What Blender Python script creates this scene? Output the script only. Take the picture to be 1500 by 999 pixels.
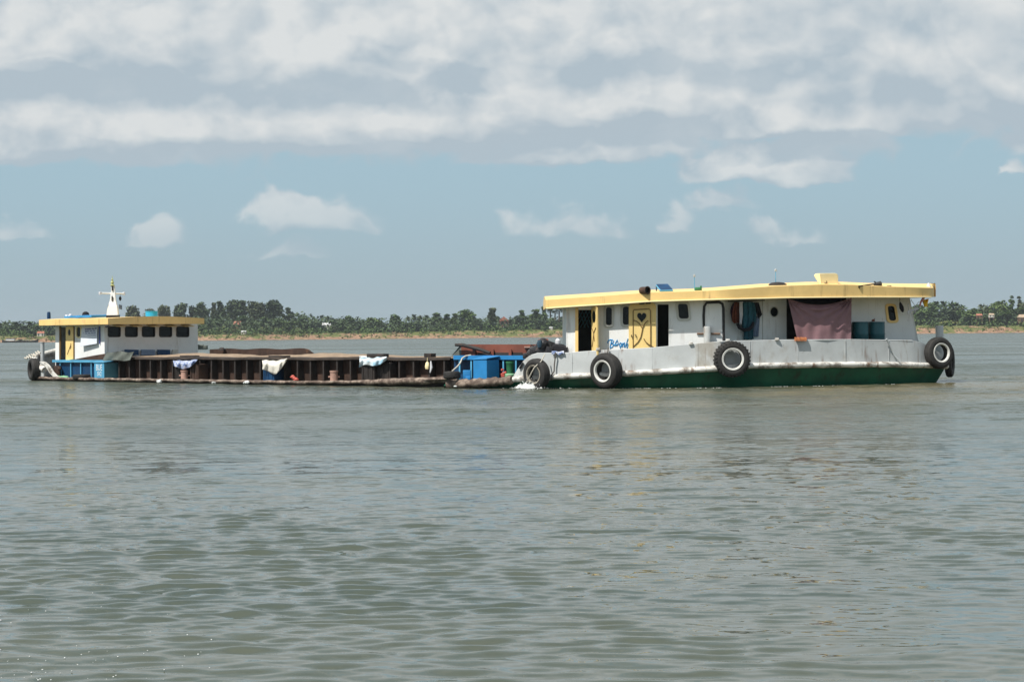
import bpy, bmesh, math, random
import numpy as np
from mathutils import Vector, Matrix, Euler

for o in list(bpy.data.objects):
    bpy.data.objects.remove(o)
random.seed(7)
rng = np.random.default_rng(11)
scene = bpy.context.scene
COL = scene.collection
R = math.radians

# ------------------------------------------------------------------ camera
F = 2917.0          # focal length in photograph pixels (1500 wide)
CAMH = 1.75         # eye height above the river
HOR = 489.2         # row of the horizon once the camera's small roll is taken out
ROLL = 0.0097
cam_data = bpy.data.cameras.new('camera')
cam_data.sensor_width = 36.0
cam_data.lens = F / 1500 * 36
cam_data.shift_y = -(499.5 - HOR) / 1500
cam_data.clip_start = 0.1
cam_data.clip_end = 20000
cam = bpy.data.objects.new('camera', cam_data)
COL.objects.link(cam)
cam.matrix_world = Matrix.Translation((0, 0, CAMH)) @ Matrix.Rotation(R(90), 4, 'X') @ Matrix.Rotation(-ROLL, 4, 'Z')
scene.camera = cam

# ------------------------------------------------------------------ sun
SUN_EL, SUN_AZ = 56.0, 48.0        # azimuth: degrees left of straight behind the camera
sd = Vector((-math.sin(R(SUN_AZ)) * math.cos(R(SUN_EL)), -math.cos(R(SUN_AZ)) * math.cos(R(SUN_EL)), math.sin(R(SUN_EL))))
sun_data = bpy.data.lights.new('sun', 'SUN')
sun_data.energy = 5.0
sun_data.angle = R(0.53)
sun_data.color = (1.0, 0.95, 0.87)
sun = bpy.data.objects.new('sun', sun_data)
COL.objects.link(sun)
sun.location = (-60, -60, 90)
sun.rotation_euler = sd.to_track_quat('Z', 'Y').to_euler()

# ------------------------------------------------------------------ colour management
scene.view_settings.view_transform = 'Standard'
scene.view_settings.look = 'None'
scene.view_settings.exposure = 0.2
scene.view_settings.gamma = 1.0
scene.cycles.volume_bounces = 0
scene.cycles.max_bounces = 6
scene.cycles.transparent_max_bounces = 8
scene.cycles.volume_step_rate = 4
scene.cycles.caustics_reflective = False
scene.cycles.caustics_refractive = False

# ------------------------------------------------------------------ node helpers
class NT:
    def __init__(s, tree):
        s.t = tree; s.n = tree.nodes; s.l = tree.links
    def put(s, sock, v):
        if isinstance(v, bpy.types.NodeSocket): s.l.new(v, sock)
        elif v is not None: sock.default_value = v
    def math(s, op, a, b=None, c=None, clamp=False):
        n = s.n.new('ShaderNodeMath'); n.operation = op; n.use_clamp = clamp
        for i, v in enumerate((a, b, c)): s.put(n.inputs[i], v)
        return n.outputs[0]
    def vec(s, op, a, b=None):
        n = s.n.new('ShaderNodeVectorMath'); n.operation = op
        s.put(n.inputs[0], a); s.put(n.inputs[1], b)
        return n.outputs['Value'] if op in ('LENGTH', 'DOT_PRODUCT') else n.outputs[0]
    def comb(s, x, y, z):
        n = s.n.new('ShaderNodeCombineXYZ')
        for i, v in enumerate((x, y, z)): s.put(n.inputs[i], v)
        return n.outputs[0]
    def sep(s, v):
        n = s.n.new('ShaderNodeSeparateXYZ'); s.put(n.inputs[0], v); return n.outputs
    def noise(s, v, scale, detail=4, rough=0.55, dist=0.0, out=0):
        n = s.n.new('ShaderNodeTexNoise'); s.put(n.inputs['Vector'], v)
        s.put(n.inputs['Scale'], scale); s.put(n.inputs['Detail'], detail); s.put(n.inputs['Roughness'], rough); s.put(n.inputs['Distortion'], dist)
        return n.outputs[out]
    def mix(s, f, a, b):
        n = s.n.new('ShaderNodeMix'); n.data_type = 'RGBA'
        s.put(n.inputs[0], f); s.put(n.inputs[6], a); s.put(n.inputs[7], b)
        return n.outputs[2]
    def smooth(s, v, lo, hi, a=0.0, b=1.0):
        n = s.n.new('ShaderNodeMapRange'); n.interpolation_type = 'SMOOTHSTEP'
        for i, x in enumerate((v, lo, hi, a, b)): s.put(n.inputs[i], x)
        return n.outputs[0]

def c4(c): return (c[0], c[1], c[2], 1.0)

# ------------------------------------------------------------------ world: Nishita sky with cloud banks
world = bpy.data.worlds.new('World'); scene.world = world
world.use_nodes = True
W = NT(world.node_tree); W.n.clear()
STR = 0.1
sky = W.n.new('ShaderNodeTexSky'); sky.sky_type = 'NISHITA'; sky.sun_disc = False
sky.sun_elevation = R(SUN_EL); sky.sun_rotation = R(180 + SUN_AZ)
sky.air_density = 1.0; sky.dust_density = 1.2; sky.ozone_density = 1.2
tc = W.n.new('ShaderNodeTexCoord')
dx_, dy_, dz_ = W.sep(W.vec('NORMALIZE', tc.outputs['Generated']))
U = W.math('MULTIPLY', W.math('ARCTAN2', dx_, dy_), F)      # bearing, 0 = north of the river
V = W.math('MULTIPLY', W.math('ARCSINE', dz_), F)           # height above the horizon
# each bank: centre bearing, base height, half width, height above the base, strength
BANKS = [(-560, 362, 420, 150, 1.15), (-300, 352, 240, 140, 1.15), (-640, 372, 170, 42, .9),
         (-200, 402, 150, 90, 1.0), (-460, 270, 470, 70, .95), (-680, 250, 230, 66, .85), (-150, 280, 150, 55, .75),
         (-110, 385, 95, 78, 1.2), (10, 300, 120, 70, .7), (160, 390, 180, 110, .95), (190, 310, 150, 60, .8),
         (90, 250, 170, 40, .6), (380, 380, 250, 120, .85), (560, 330, 260, 130, .8), (420, 285, 150, 42, .85),
         (720, 300, 240, 110, .7), (375, 214, 135, 46, 1.05), (-288, 148, 110, 46, .8), (-500, 128, 56, 34, .75),
         (-745, 136, 90, 26, .7), (-340, 115, 75, 18, .42), (100, 140, 130, 42, .45), (232, 143, 42, 42, .8),
         (308, 172, 52, 28, .4), (400, 124, 78, 22, .42), (722, 218, 26, 16, .5), (1000, 250, 250, 90, .9), (-1100, 230, 260, 110, .9)]
def density(u, v):
    p = W.comb(u, W.math('MULTIPLY', v, 1.25), 3.7)
    nz = W.noise(p, 1 / 150.0, 10, 0.60, 0.2)
    nzc = W.math('SUBTRACT', nz, 0.5)
    nb = W.noise(W.vec('ADD', p, (310.0, 170.0, 5.0)), 1 / 95.0, 2.5, 0.5, 0.2)
    puff = W.math('SUBTRACT', 0.22, W.math('ABSOLUTE', W.math('MULTIPLY_ADD', nb, 3.2, -1.6)))
    wv = W.comb(W.math('MULTIPLY_ADD', nzc, 170.0, u), W.math('MULTIPLY_ADD', nzc, -85.0, v), 0.0)
    vv = W.sep(wv)[1]
    acc = None
    for (cu, bv, rx, h, st) in BANKS:
        cv = bv + h * 0.25
        d = W.vec('LENGTH', W.vec('MULTIPLY', W.vec('SUBTRACT', wv, (cu, cv, 0)), (1 / rx, 1 / h, 0)))
        b = W.math('MULTIPLY_ADD', d, -st, st)
        flat = W.math('MULTIPLY_ADD', vv, st / (0.32 * h), -bv * st / (0.32 * h))
        b = W.math('MINIMUM', b, flat)
        acc = b if acc is None else W.math('MAXIMUM', acc, b)
    acc = W.math('MAXIMUM', acc, -0.25)
    hi = W.smooth(v, 1900, 2700, 0.0, 0.60)                    # broken deck overhead
    deck = W.math('MULTIPLY', W.smooth(v, 215, 320, 0.0, 0.80), W.smooth(v, 600, 1000, 1.0, 0.42))
    return W.math('ADD', W.math('ADD', W.math('MAXIMUM', acc, W.math('SUBTRACT', hi, 0.2)), deck), W.math('MULTIPLY_ADD', puff, 0.62, W.math('MULTIPLY', nzc, 1.15)))
D0 = density(U, V)
D1 = density(W.math('ADD', U, -20.0), W.math('ADD', V, 40.0))
alpha = W.smooth(D0, 0.0, 0.40)
lit = W.math('MULTIPLY_ADD', W.math('SUBTRACT', D0, D1), 1.0, 0.42, clamp=True)
soft = W.noise(W.comb(U, W.math('MULTIPLY', V, 1.6), 9.0), 1 / 190.0, 6, 0.55, 0.4)
lit = W.math('ADD', lit, W.math('MULTIPLY_ADD', soft, 1.3, -0.66), clamp=True)
k = 1 / STR
cl_dark = tuple(k * x for x in (0.385, 0.455, 0.51)); cl_lit = tuple(k * x for x in (0.645, 0.66, 0.66))
cloud = W.mix(lit, c4(cl_dark), c4(cl_lit))
cloud = W.vec('SCALE', cloud); cloud.node.inputs['Scale'].default_value = 1.0
W.l.new(W.smooth(V, 520, 2200, 1.0, 0.90), cloud.node.inputs['Scale'])
lowcol = W.mix(W.smooth(V, 0, 260), c4(tuple(k * x for x in (0.305, 0.40, 0.455))), c4(tuple(k * x for x in (0.315, 0.455, 0.535))))
lowf = W.smooth(V, 500, 1900, 0.92, 0.25)
base = W.mix(lowf, sky.outputs[0], lowcol)
far_fade = W.smooth(V, 60, 310, 0.30, 0.94)
skyc = W.mix(W.math('MULTIPLY', alpha, far_fade), base, cloud)
bg = W.n.new('ShaderNodeBackground'); bg.inputs[1].default_value = STR
W.l.new(skyc, bg.inputs[0])
wo = W.n.new('ShaderNodeOutputWorld'); W.l.new(bg.outputs[0], wo.inputs[0])
world.cycles.sampling_method = 'MANUAL'; world.cycles.sample_map_resolution = 512

# ------------------------------------------------------------------ materials
def mat(name, col, rough=0.6, var=0.12, scale=2.5, dirt=None, amt=0.0, dscale=2.0, streak=1.0, metal=0.0, bump=0.0, spec=0.4, runs=0.0):
    m = bpy.data.materials.new(name); m.use_nodes = True
    T = NT(m.node_tree); b = T.n['Principled BSDF']
    co = T.n.new('ShaderNodeTexCoord').outputs['Object']
    n1 = T.noise(co, scale, 5, 0.6)
    lo = tuple(max(0, x * (1 - var)) for x in col); hi = tuple(min(1, x * (1 + var)) for x in col)
    c = T.mix(T.smooth(n1, 0.3, 0.7), c4(lo), c4(hi))
    if dirt is not None:
        q = T.vec('MULTIPLY', co, (1.0, 1.0, 1.0 / streak))
        n2 = T.noise(q, dscale, 7, 0.68)
        f = T.smooth(n2, 0.72 - amt * 0.45, 0.86 - amt * 0.35)
        c = T.mix(T.math('MULTIPLY', f, 0.88), c, c4(dirt))
    if runs:        # narrow rust runs and drips
        q = T.vec('MULTIPLY', co, (5.5, 5.5, 0.45))
        n3 = T.noise(q, 1.0, 3, 0.6); n4 = T.noise(co, 1.1, 3, 0.5)
        f = T.math('MULTIPLY', T.smooth(n3, 0.55, 0.68), T.smooth(n4, 0.42, 0.60))
        c = T.mix(T.math('MULTIPLY', f, runs), c, (0.16, 0.085, 0.045, 1))
        n5 = T.noise(co, 7.0, 5, 0.7)
        c = T.mix(T.math('MULTIPLY', T.smooth(n5, 0.655, 0.71), runs), c, (0.07, 0.045, 0.03, 1))
    T.l.new(c, b.inputs['Base Color'])
    b.inputs['Roughness'].default_value = rough; b.inputs['Metallic'].default_value = metal
    b.inputs['Specular IOR Level'].default_value = spec
    if bump:
        bn = T.n.new('ShaderNodeBump'); bn.inputs['Strength'].default_value = bump; bn.inputs['Distance'].default_value = 0.02
        T.l.new(T.noise(co, scale * 6, 6, 0.6), bn.inputs['Height']); T.l.new(bn.outputs[0], b.inputs['Normal'])
    return m
RUST = (0.13, 0.052, 0.026); GRIME = (0.10, 0.085, 0.065)
MT = {}
MT['white'] = mat('white_cabin_paint', (0.78, 0.79, 0.78), 0.5, 0.05, 1.2, (0.48, 0.44, 0.38), 0.26, 1.6, 4.0, runs=.35)
MT['bulwark'] = mat('grey_white_hull_paint', (0.47, 0.495, 0.50), 0.55, 0.10, 0.9, (0.33, 0.31, 0.27), 0.46, 0.9, 1.4, bump=.15, runs=.62)
MT['rail'] = mat('stained_white_rub_rail', (0.70, 0.69, 0.65), 0.55, 0.08, 1.5, (0.13, 0.10, 0.075), 0.66, 2.2, 0.8, bump=.1, runs=.8)
MT['oldrail'] = mat('worn_pinkish_deck_edge', (0.29, 0.23, 0.185), 0.75, 0.3, 3.0, (0.07, 0.045, 0.035), 0.80, 4.0, 1.0, bump=.3)
MT['green'] = mat('dark_green_hull_paint', (0.004, 0.090, 0.047), 0.45, 0.22, 1.4, (0.02, 0.022, 0.016), 0.45, 1.6, 1.5)
MT['yellow'] = mat('cream_yellow_paint', (0.86, 0.60, 0.24), 0.5, 0.08, 1.2, (0.60, 0.42, 0.21), 0.34, 1.2, 1.0, runs=.35)
MT['yellow_door'] = mat('pale_yellow_door_paint', (0.84, 0.62, 0.25), 0.45, 0.05, 2.0, (0.5, 0.36, 0.17), 0.2, 2.5, 2.0)
MT['groove'] = mat('brown_groove_paint', (0.17, 0.10, 0.035), 0.6)
MT['cream'] = mat('cream_paint', (0.84, 0.72, 0.42), 0.5, 0.05)
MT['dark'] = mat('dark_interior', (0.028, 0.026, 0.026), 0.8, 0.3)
MT['black'] = mat('black_rubber_seal', (0.018, 0.018, 0.019), 0.6, 0.2)
MT['rubber'] = mat('weathered_tyre_rubber', (0.026, 0.025, 0.024), 0.75, 0.25, 5, (0.085, 0.08, 0.07), 0.30, 5, 1.0, bump=.2)
MT['tyre_white'] = mat('white_tyre_paint', (0.66, 0.66, 0.63), 0.6, 0.1, 8, (0.20, 0.18, 0.15), 0.42, 7)
MT['tyre_grey'] = mat('dirty_tyre_paint', (0.30, 0.27, 0.22), 0.7, 0.2, 6, (0.06, 0.055, 0.05), 0.55, 7)
MT['iron'] = mat('rusty_dark_steel', (0.026, 0.021, 0.019), 0.7, 0.35, 2.2, RUST, 0.30, 2.4, 2.0, bump=.2)
MT['rustplate'] = mat('rusted_brown_plate', (0.050, 0.028, 0.020), 0.75, 0.4, 1.8, (0.15, 0.075, 0.04), 0.36, 1.8, 2.5, bump=.2)
MT['flange'] = mat('worn_brown_coaming_top', (0.055, 0.043, 0.036), 0.7, 0.3, 1.5, (0.17, 0.12, 0.085), 0.34, 2.0, 0.5, bump=.15)
MT['redplate'] = mat('red_oxide_primer', (0.19, 0.058, 0.036), 0.65, 0.18, 1.5, (0.085, 0.035, 0.025), 0.42, 1.6, 2.0)
MT['blue'] = mat('bright_blue_paint', (0.025, 0.215, 0.50), 0.45, 0.10, 2.0, (0.03, 0.07, 0.13), 0.25, 2.4, 2.0)
MT['blue_light'] = mat('light_blue_paint', (0.09, 0.34, 0.54), 0.5, 0.12, 2.0, (0.10, 0.14, 0.15), 0.32, 3, 1.5)
MT['blue_dark'] = mat('deep_blue_paint', (0.006, 0.045, 0.12), 0.5, 0.25, 2.0)
MT['teal'] = mat('weathered_teal_paint', (0.06, 0.19, 0.24), 0.6, 0.15, 3.0, (0.13, 0.11, 0.09), 0.3, 3)
MT['drum'] = mat('teal_plastic_drum', (0.012, 0.085, 0.105), 0.45, 0.12)
MT['sand'] = mat('damp_river_sand', (0.28, 0.205, 0.14), 0.9, 0.2, 3.0, (0.17, 0.12, 0.08), 0.5, 1.6, bump=.5)
MT['glass'] = mat('dark_window_glass', (0.008, 0.012, 0.012), 0.06, 0.4, 5, spec=0.22)
MT['seal'] = mat('grey_window_surround', (0.50, 0.50, 0.46), 0.5, 0.08)
MT['deck'] = mat('grey_steel_deck', (0.20, 0.17, 0.14), 0.75, 0.25, 1.2, RUST, 0.35, 1.5)
MT['tan_cloth'] = mat('off_white_tarpaulin', (0.60, 0.575, 0.51), 0.8, 0.14, 6, (0.30, 0.26, 0.19), 0.32, 6)
MT['blue_cloth'] = mat('blue_patterned_cloth', (0.11, 0.17, 0.36), 0.85, 0.2, 9, (0.60, 0.62, 0.66), 0.66, 7)
MT['sky_cloth'] = mat('pale_blue_tarpaulin', (0.25, 0.48, 0.64), 0.7, 0.1, 5, (0.74, 0.75, 0.74), 0.74, 3)
MT['mauve'] = mat('mauve_curtain_cloth', (0.235, 0.135, 0.15), 0.9, 0.08, 3.0)
MT['board'] = mat('whiteboard_face', (0.66, 0.70, 0.78), 0.4, 0.04)
MT['ink'] = mat('blue_marker_ink', (0.06, 0.08, 0.26), 0.6)
MT['script'] = mat('blue_lettering_paint', (0.05, 0.29, 0.58), 0.5)
MT['letter'] = mat('white_lettering_paint', (0.74, 0.76, 0.76), 0.6, 0.1, 20, (0.2, 0.3, 0.36), 0.3, 20)
MT['pink'] = mat('faded_pink_steel', (0.40, 0.24, 0.19), 0.7, 0.2, 6, RUST, 0.35, 6)
MT['foam'] = mat('white_foam', (0.62, 0.64, 0.63), 0.9, 0.2, 9)
MT['rope'] = mat('pale_rope', (0.46, 0.43, 0.37), 0.9, 0.15, 12)
MT['rope_dark'] = mat('dark_rope', (0.10, 0.09, 0.08), 0.9, 0.15, 12)
MT['grey'] = mat('grey_steel_post', (0.42, 0.45, 0.46), 0.55, 0.1, 4, (0.2, 0.15, 0.12), 0.3, 5)
MT['greytarp'] = mat('grey_green_tarpaulin', (0.12, 0.135, 0.12), 0.8, 0.2, 4)
MT['engine'] = mat('oily_dark_metal', (0.030, 0.030, 0.034), 0.5, 0.4, 9, RUST, 0.3, 8)
MT['engine_blue'] = mat('oily_blue_metal', (0.03, 0.07, 0.11), 0.5, 0.3, 9)
MT['orange'] = mat('orange_cloth', (0.42, 0.15, 0.06), 0.8, 0.3, 14)
MT['brightyellow'] = mat('bright_yellow_cloth', (0.80, 0.48, 0.015), 0.8, 0.1, 6)
MT['pinkcloth'] = mat('pink_ribbon_cloth', (0.62, 0.30, 0.32), 0.8, 0.15, 9)
MT['purple'] = mat('dark_purple_cloth', (0.06, 0.025, 0.06), 0.9, 0.2, 6)
MT['brownred'] = mat('rust_brown_cloth', (0.16, 0.045, 0.022), 0.9, 0.35, 10)
MT['tealcloth'] = mat('dark_teal_cloth', (0.02, 0.10, 0.135), 0.9, 0.2, 6)
MT['blackcloth'] = mat('black_cloth', (0.012, 0.012, 0.016), 0.9, 0.2, 6)
MT['whitecloth'] = mat('white_cloth', (0.62, 0.63, 0.66), 0.85, 0.08, 6)
MT['paleblue'] = mat('faded_blue_cloth', (0.20, 0.26, 0.36), 0.9, 0.1, 6)
MT['palegreen'] = mat('pale_green_plastic', (0.22, 0.42, 0.25), 0.5, 0.15, 6)
MT['greenpl'] = mat('dark_green_plastic', (0.03, 0.16, 0.07), 0.5, 0.15, 6)
MT['red'] = mat('faded_red_plastic', (0.42, 0.08, 0.06), 0.6, 0.2, 8)
MT['jade'] = mat('aged_green_gold_finial', (0.38, 0.40, 0.16), 0.6, 0.3, 12)
MT['basin'] = mat('bright_cyan_plastic', (0.02, 0.34, 0.62), 0.35, 0.06)

# ------------------------------------------------------------------ mesh helpers
def lev(px, py):
    dx, dy = px - 750.0, py - 499.5
    return 750 + dx - dy * ROLL, 499.5 + dy + dx * ROLL
def at(px, py, Y):
    """the place whose sight line is (px, py) at distance Y"""
    xl, yl = lev(px, py)
    return Vector(((xl - 750) / F * Y, Y, CAMH + (HOR - yl) / F * Y))

class MB:
    def __init__(s): s.v = []; s.f = []
    def add(s, vs, fs):
        o = len(s.v); s.v += [Vector(p) for p in vs]; s.f += [tuple(i + o for i in q) for q in fs]; return s
    def box(s, c, sz, rot=None):
        x, y, z = (q / 2 for q in sz); c = Vector(c)
        P = [Vector((a * x, b * y, d * z)) for d in (-1, 1) for b in (-1, 1) for a in (-1, 1)]
        if rot is not None: P = [rot @ p for p in P]
        return s.hexa([p + c for p in P])
    def hexa(s, P):
        return s.add(P, [(0, 2, 3, 1), (4, 5, 7, 6), (0, 1, 5, 4), (2, 6, 7, 3), (0, 4, 6, 2), (1, 3, 7, 5)])
    def tube(s, pts, r, n=8, closed=False):
        pts = [Vector(p) for p in pts]; N = len(pts)
        rs = r if isinstance(r, (list, tuple)) else [r] * N
        vs, fs = [], []
        up = None
        for i, p in enumerate(pts):
            a = pts[(i - 1) % N] if (closed or i > 0) else p
            b = pts[(i + 1) % N] if (closed or i < N - 1) else p
            t = (b - a); t = t.normalized() if t.length > 1e-9 else Vector((0, 0, 1))
            if up is None: up = Vector((0, 0, 1)) if abs(t.z) < 0.9 else Vector((1, 0, 0))
            x = up - t * up.dot(t)
            x = x.normalized() if x.length > 1e-6 else t.orthogonal().normalized()
            up = x; y = t.cross(x)
            for j in range(n):
                q = 2 * math.pi * j / n
                vs.append(p + (x * math.cos(q) + y * math.sin(q)) * rs[i])
        M_ = N if closed else N - 1
        for i in range(M_):
            for j in range(n):
                a, b = i * n + j, i * n + (j + 1) % n
                c, d = ((i + 1) % N) * n + (j + 1) % n, ((i + 1) % N) * n + j
                fs.append((a, b, c, d))
        if not closed: fs += [tuple(range(n - 1, -1, -1)), tuple(range((N - 1) * n, N * n))]
        return s.add(vs, fs)
    def lathe(s, prof, M4=Matrix(), n=24, cap=True):
        vs, fs = [], []
        for (r, h) in prof:
            for j in range(n):
                q = 2 * math.pi * j / n
                vs.append(M4 @ Vector((r * math.cos(q), r * math.sin(q), h)))
        L = len(prof)
        for i in range(L - 1):
            for j in range(n):
                fs.append((i * n + j, i * n + (j + 1) % n, (i + 1) * n + (j + 1) % n, (i + 1) * n + j))
        if cap: fs += [tuple(range(n - 1, -1, -1)), tuple(range((L - 1) * n, L * n))]
        return s.add(vs, fs)
    def sheet(s, g, off=None):
        """grid of points; with off (a vector or a function of i, j) it becomes a closed slab"""
        a, b = len(g), len(g[0])
        vs = [Vector(p) for row in g for p in row]
        fs = [(i * b + j, i * b + j + 1, (i + 1) * b + j + 1, (i + 1) * b + j) for i in range(a - 1) for j in range(b - 1)]
        if off is not None:
            n = a * b
            vs += [vs[i * b + j] + (off(i, j) if callable(off) else Vector(off)) for i in range(a) for j in range(b)]
            fs += [tuple(reversed([q + n for q in f])) for f in fs]
            loop = [j for j in range(b)] + [i * b + b - 1 for i in range(1, a)] + [(a - 1) * b + j for j in range(b - 2, -1, -1)] + [i * b for i in range(a - 2, 0, -1)]
            for q in range(len(loop)):
                u, w = loop[q], loop[(q + 1) % len(loop)]
                fs.append((w, u, u + n, w + n))
        return s.add(vs, fs)
    def prism(s, poly, off):
        n = len(poly); P = [Vector(p) for p in poly]; off = Vector(off)
        return s.add(P + [p + off for p in P], [tuple(range(n)), tuple(range(2 * n - 1, n - 1, -1))] + [((i + 1) % n, i, i + n, (i + 1) % n + n) for i in range(n)])
    def ring(s, outer, inner, off):
        n = len(outer); off = Vector(off)
        vs = [Vector(p) for p in outer] + [Vector(p) for p in inner]
        vs += [p + off for p in vs]
        fs = []
        for i in range(n):
            j = (i + 1) % n
            fs += [(i, j, n + j, n + i), (2 * n + j, 2 * n + i, 3 * n + i, 3 * n + j), (j, i, 2 * n + i, 2 * n + j), (n + i, n + j, 3 * n + j, 3 * n + i)]
        return s.add(vs, fs)
    def wall(s, us, vs_, fn, holes, off):
        """wall over a (u, v) grid with rectangular openings; fn(u, v) gives the outer face"""
        us = sorted(set(list(us) + [h[0] for h in holes] + [h[1] for h in holes])); vs_ = sorted(set(list(vs_) + [h[2] for h in holes] + [h[3] for h in holes]))
        def solid(i, j):
            if not (0 <= i < len(us) - 1 and 0 <= j < len(vs_) - 1): return False
            u, v = (us[i] + us[i + 1]) / 2, (vs_[j] + vs_[j + 1]) / 2
            return not any(h[0] < u < h[1] and h[2] < v < h[3] for h in holes)
        idx = {}; P = []; fs = []
        def vid(i, j, b):
            if (i, j, b) not in idx:
                p = fn(us[i], vs_[j]); p = p + Vector(off) if b else p
                idx[(i, j, b)] = len(P); P.append(p)
            return idx[(i, j, b)]
        for i in range(len(us) - 1):
            for j in range(len(vs_) - 1):
                if not solid(i, j): continue
                q = [(i, j), (i + 1, j), (i + 1, j + 1), (i, j + 1)]
                fs.append(tuple(vid(a, b, 0) for a, b in q)); fs.append(tuple(vid(a, b, 1) for a, b in reversed(q)))
                for (a, b), (c, d), (ni, nj) in ((q[0], q[1], (i, j - 1)), (q[1], q[2], (i + 1, j)), (q[2], q[3], (i, j + 1)), (q[3], q[0], (i - 1, j))):
                    if not solid(ni, nj): fs.append((vid(c, d, 0), vid(a, b, 0), vid(a, b, 1), vid(c, d, 1)))
        return s.add(P, fs)
    def build(s, name, m, parent=None, smooth=35, bevel=0.0, local=False):
        base = Vector((0, 0, 0)) if (parent is None or local) else origin(parent)
        me = bpy.data.meshes.new(name)
        me.from_pydata([tuple(p - base) for p in s.v], [], s.f)
        bm = bmesh.new(); bm.from_mesh(me)
        bmesh.ops.recalc_face_normals(bm, faces=bm.faces)
        if bevel:
            es = [e for e in bm.edges if len(e.link_faces) == 2 and e.calc_face_angle(0) > 0.6]
            if es: bmesh.ops.bevel(bm, geom=es, offset=bevel, segments=2, affect='EDGES', profile=0.5, clamp_overlap=True)
        bm.to_mesh(me); bm.free()
        me.materials.append(MT[m] if isinstance(m, str) else m)
        if smooth:
            me.polygons.foreach_set('use_smooth', [True] * len(me.polygons))
            me.set_sharp_from_angle(angle=R(smooth))
        o = bpy.data.objects.new(name, me); COL.objects.link(o)
        if parent is not None: o.parent = parent
        return o
ORIG = {}
def origin(o):
    p = Vector((0, 0, 0))
    while o is not None:
        p = p + o.location; o = o.parent
    return p
def tag(o, label=None, cat=None, group=None, kind=None):
    for k_, v_ in (('label', label), ('category', cat), ('group', group), ('kind', kind)):
        if v_: o[k_] = v_
    return o
def thing(name, label, cat, loc, rz=0.0, group=None):
    o = bpy.data.objects.new(name, None); COL.objects.link(o)
    o.empty_display_size = 0.3; o.location = loc; o.rotation_euler = (0, 0, rz)
    return tag(o, label, cat, group)
def solo(mb, name, m, label, cat, loc=None, group=None, **kw):
    """a thing that is a single mesh; its origin goes to loc"""
    loc = Vector(loc) if loc is not None else sum(mb.v, Vector()) / len(mb.v)
    mb.v = [p - loc for p in mb.v]
    o = mb.build(name, m, None, **kw); o.location = loc
    return tag(o, label, cat, group)
def dup(root, loc, rot=None, label=None, group=None, scale=None):
    r = root.copy(); COL.objects.link(r); r.location = loc
    if rot is not None: r.rotation_euler = rot
    if scale is not None: r.scale = scale
    if label: r['label'] = label
    if group: r['group'] = group
    for ch in [c for c in root.children]:
        c = ch.copy(); COL.objects.link(c); c.parent = r
        for g in ch.children:
            d = g.copy(); COL.objects.link(d); d.parent = c
    return r
def lerp_tab(tab, x):
    if x <= tab[0][0]: return tab[0][1]
    for (a, va), (b, vb) in zip(tab, tab[1:]):
        if x <= b:
            return va + (vb - va) * (x - a) / (b - a)
    return tab[-1][1]
def rrect(x0, x1, y0, y1, r, n=4):
    pts = []
    for cx, cy, a0 in ((x1 - r, y0 + r, -90), (x1 - r, y1 - r, 0), (x0 + r, y1 - r, 90), (x0 + r, y0 + r, 180)):
        for i in range(n + 1):
            q = R(a0 + 90 * i / n); pts.append((cx + r * math.cos(q), cy + r * math.sin(q)))
    return pts
def text_mesh(body, size):
    cu = bpy.data.curves.new('lettering_curve', 'FONT'); cu.body = body; cu.size = size; cu.extrude = 0.004; cu.align_x = 'CENTER'; cu.align_y = 'CENTER'; cu.resolution_u = 3
    o = bpy.data.objects.new('lettering_curve', cu); COL.objects.link(o)
    dg = bpy.context.evaluated_depsgraph_get(); dg.update()
    me = bpy.data.meshes.new_from_object(o.evaluated_get(dg))
    vs = [Vector(v.co) for v in me.vertices]; fs = [tuple(p.vertices) for p in me.polygons]
    bpy.data.objects.remove(o); bpy.data.curves.remove(cu); bpy.data.meshes.remove(me)
    return vs, fs

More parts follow.
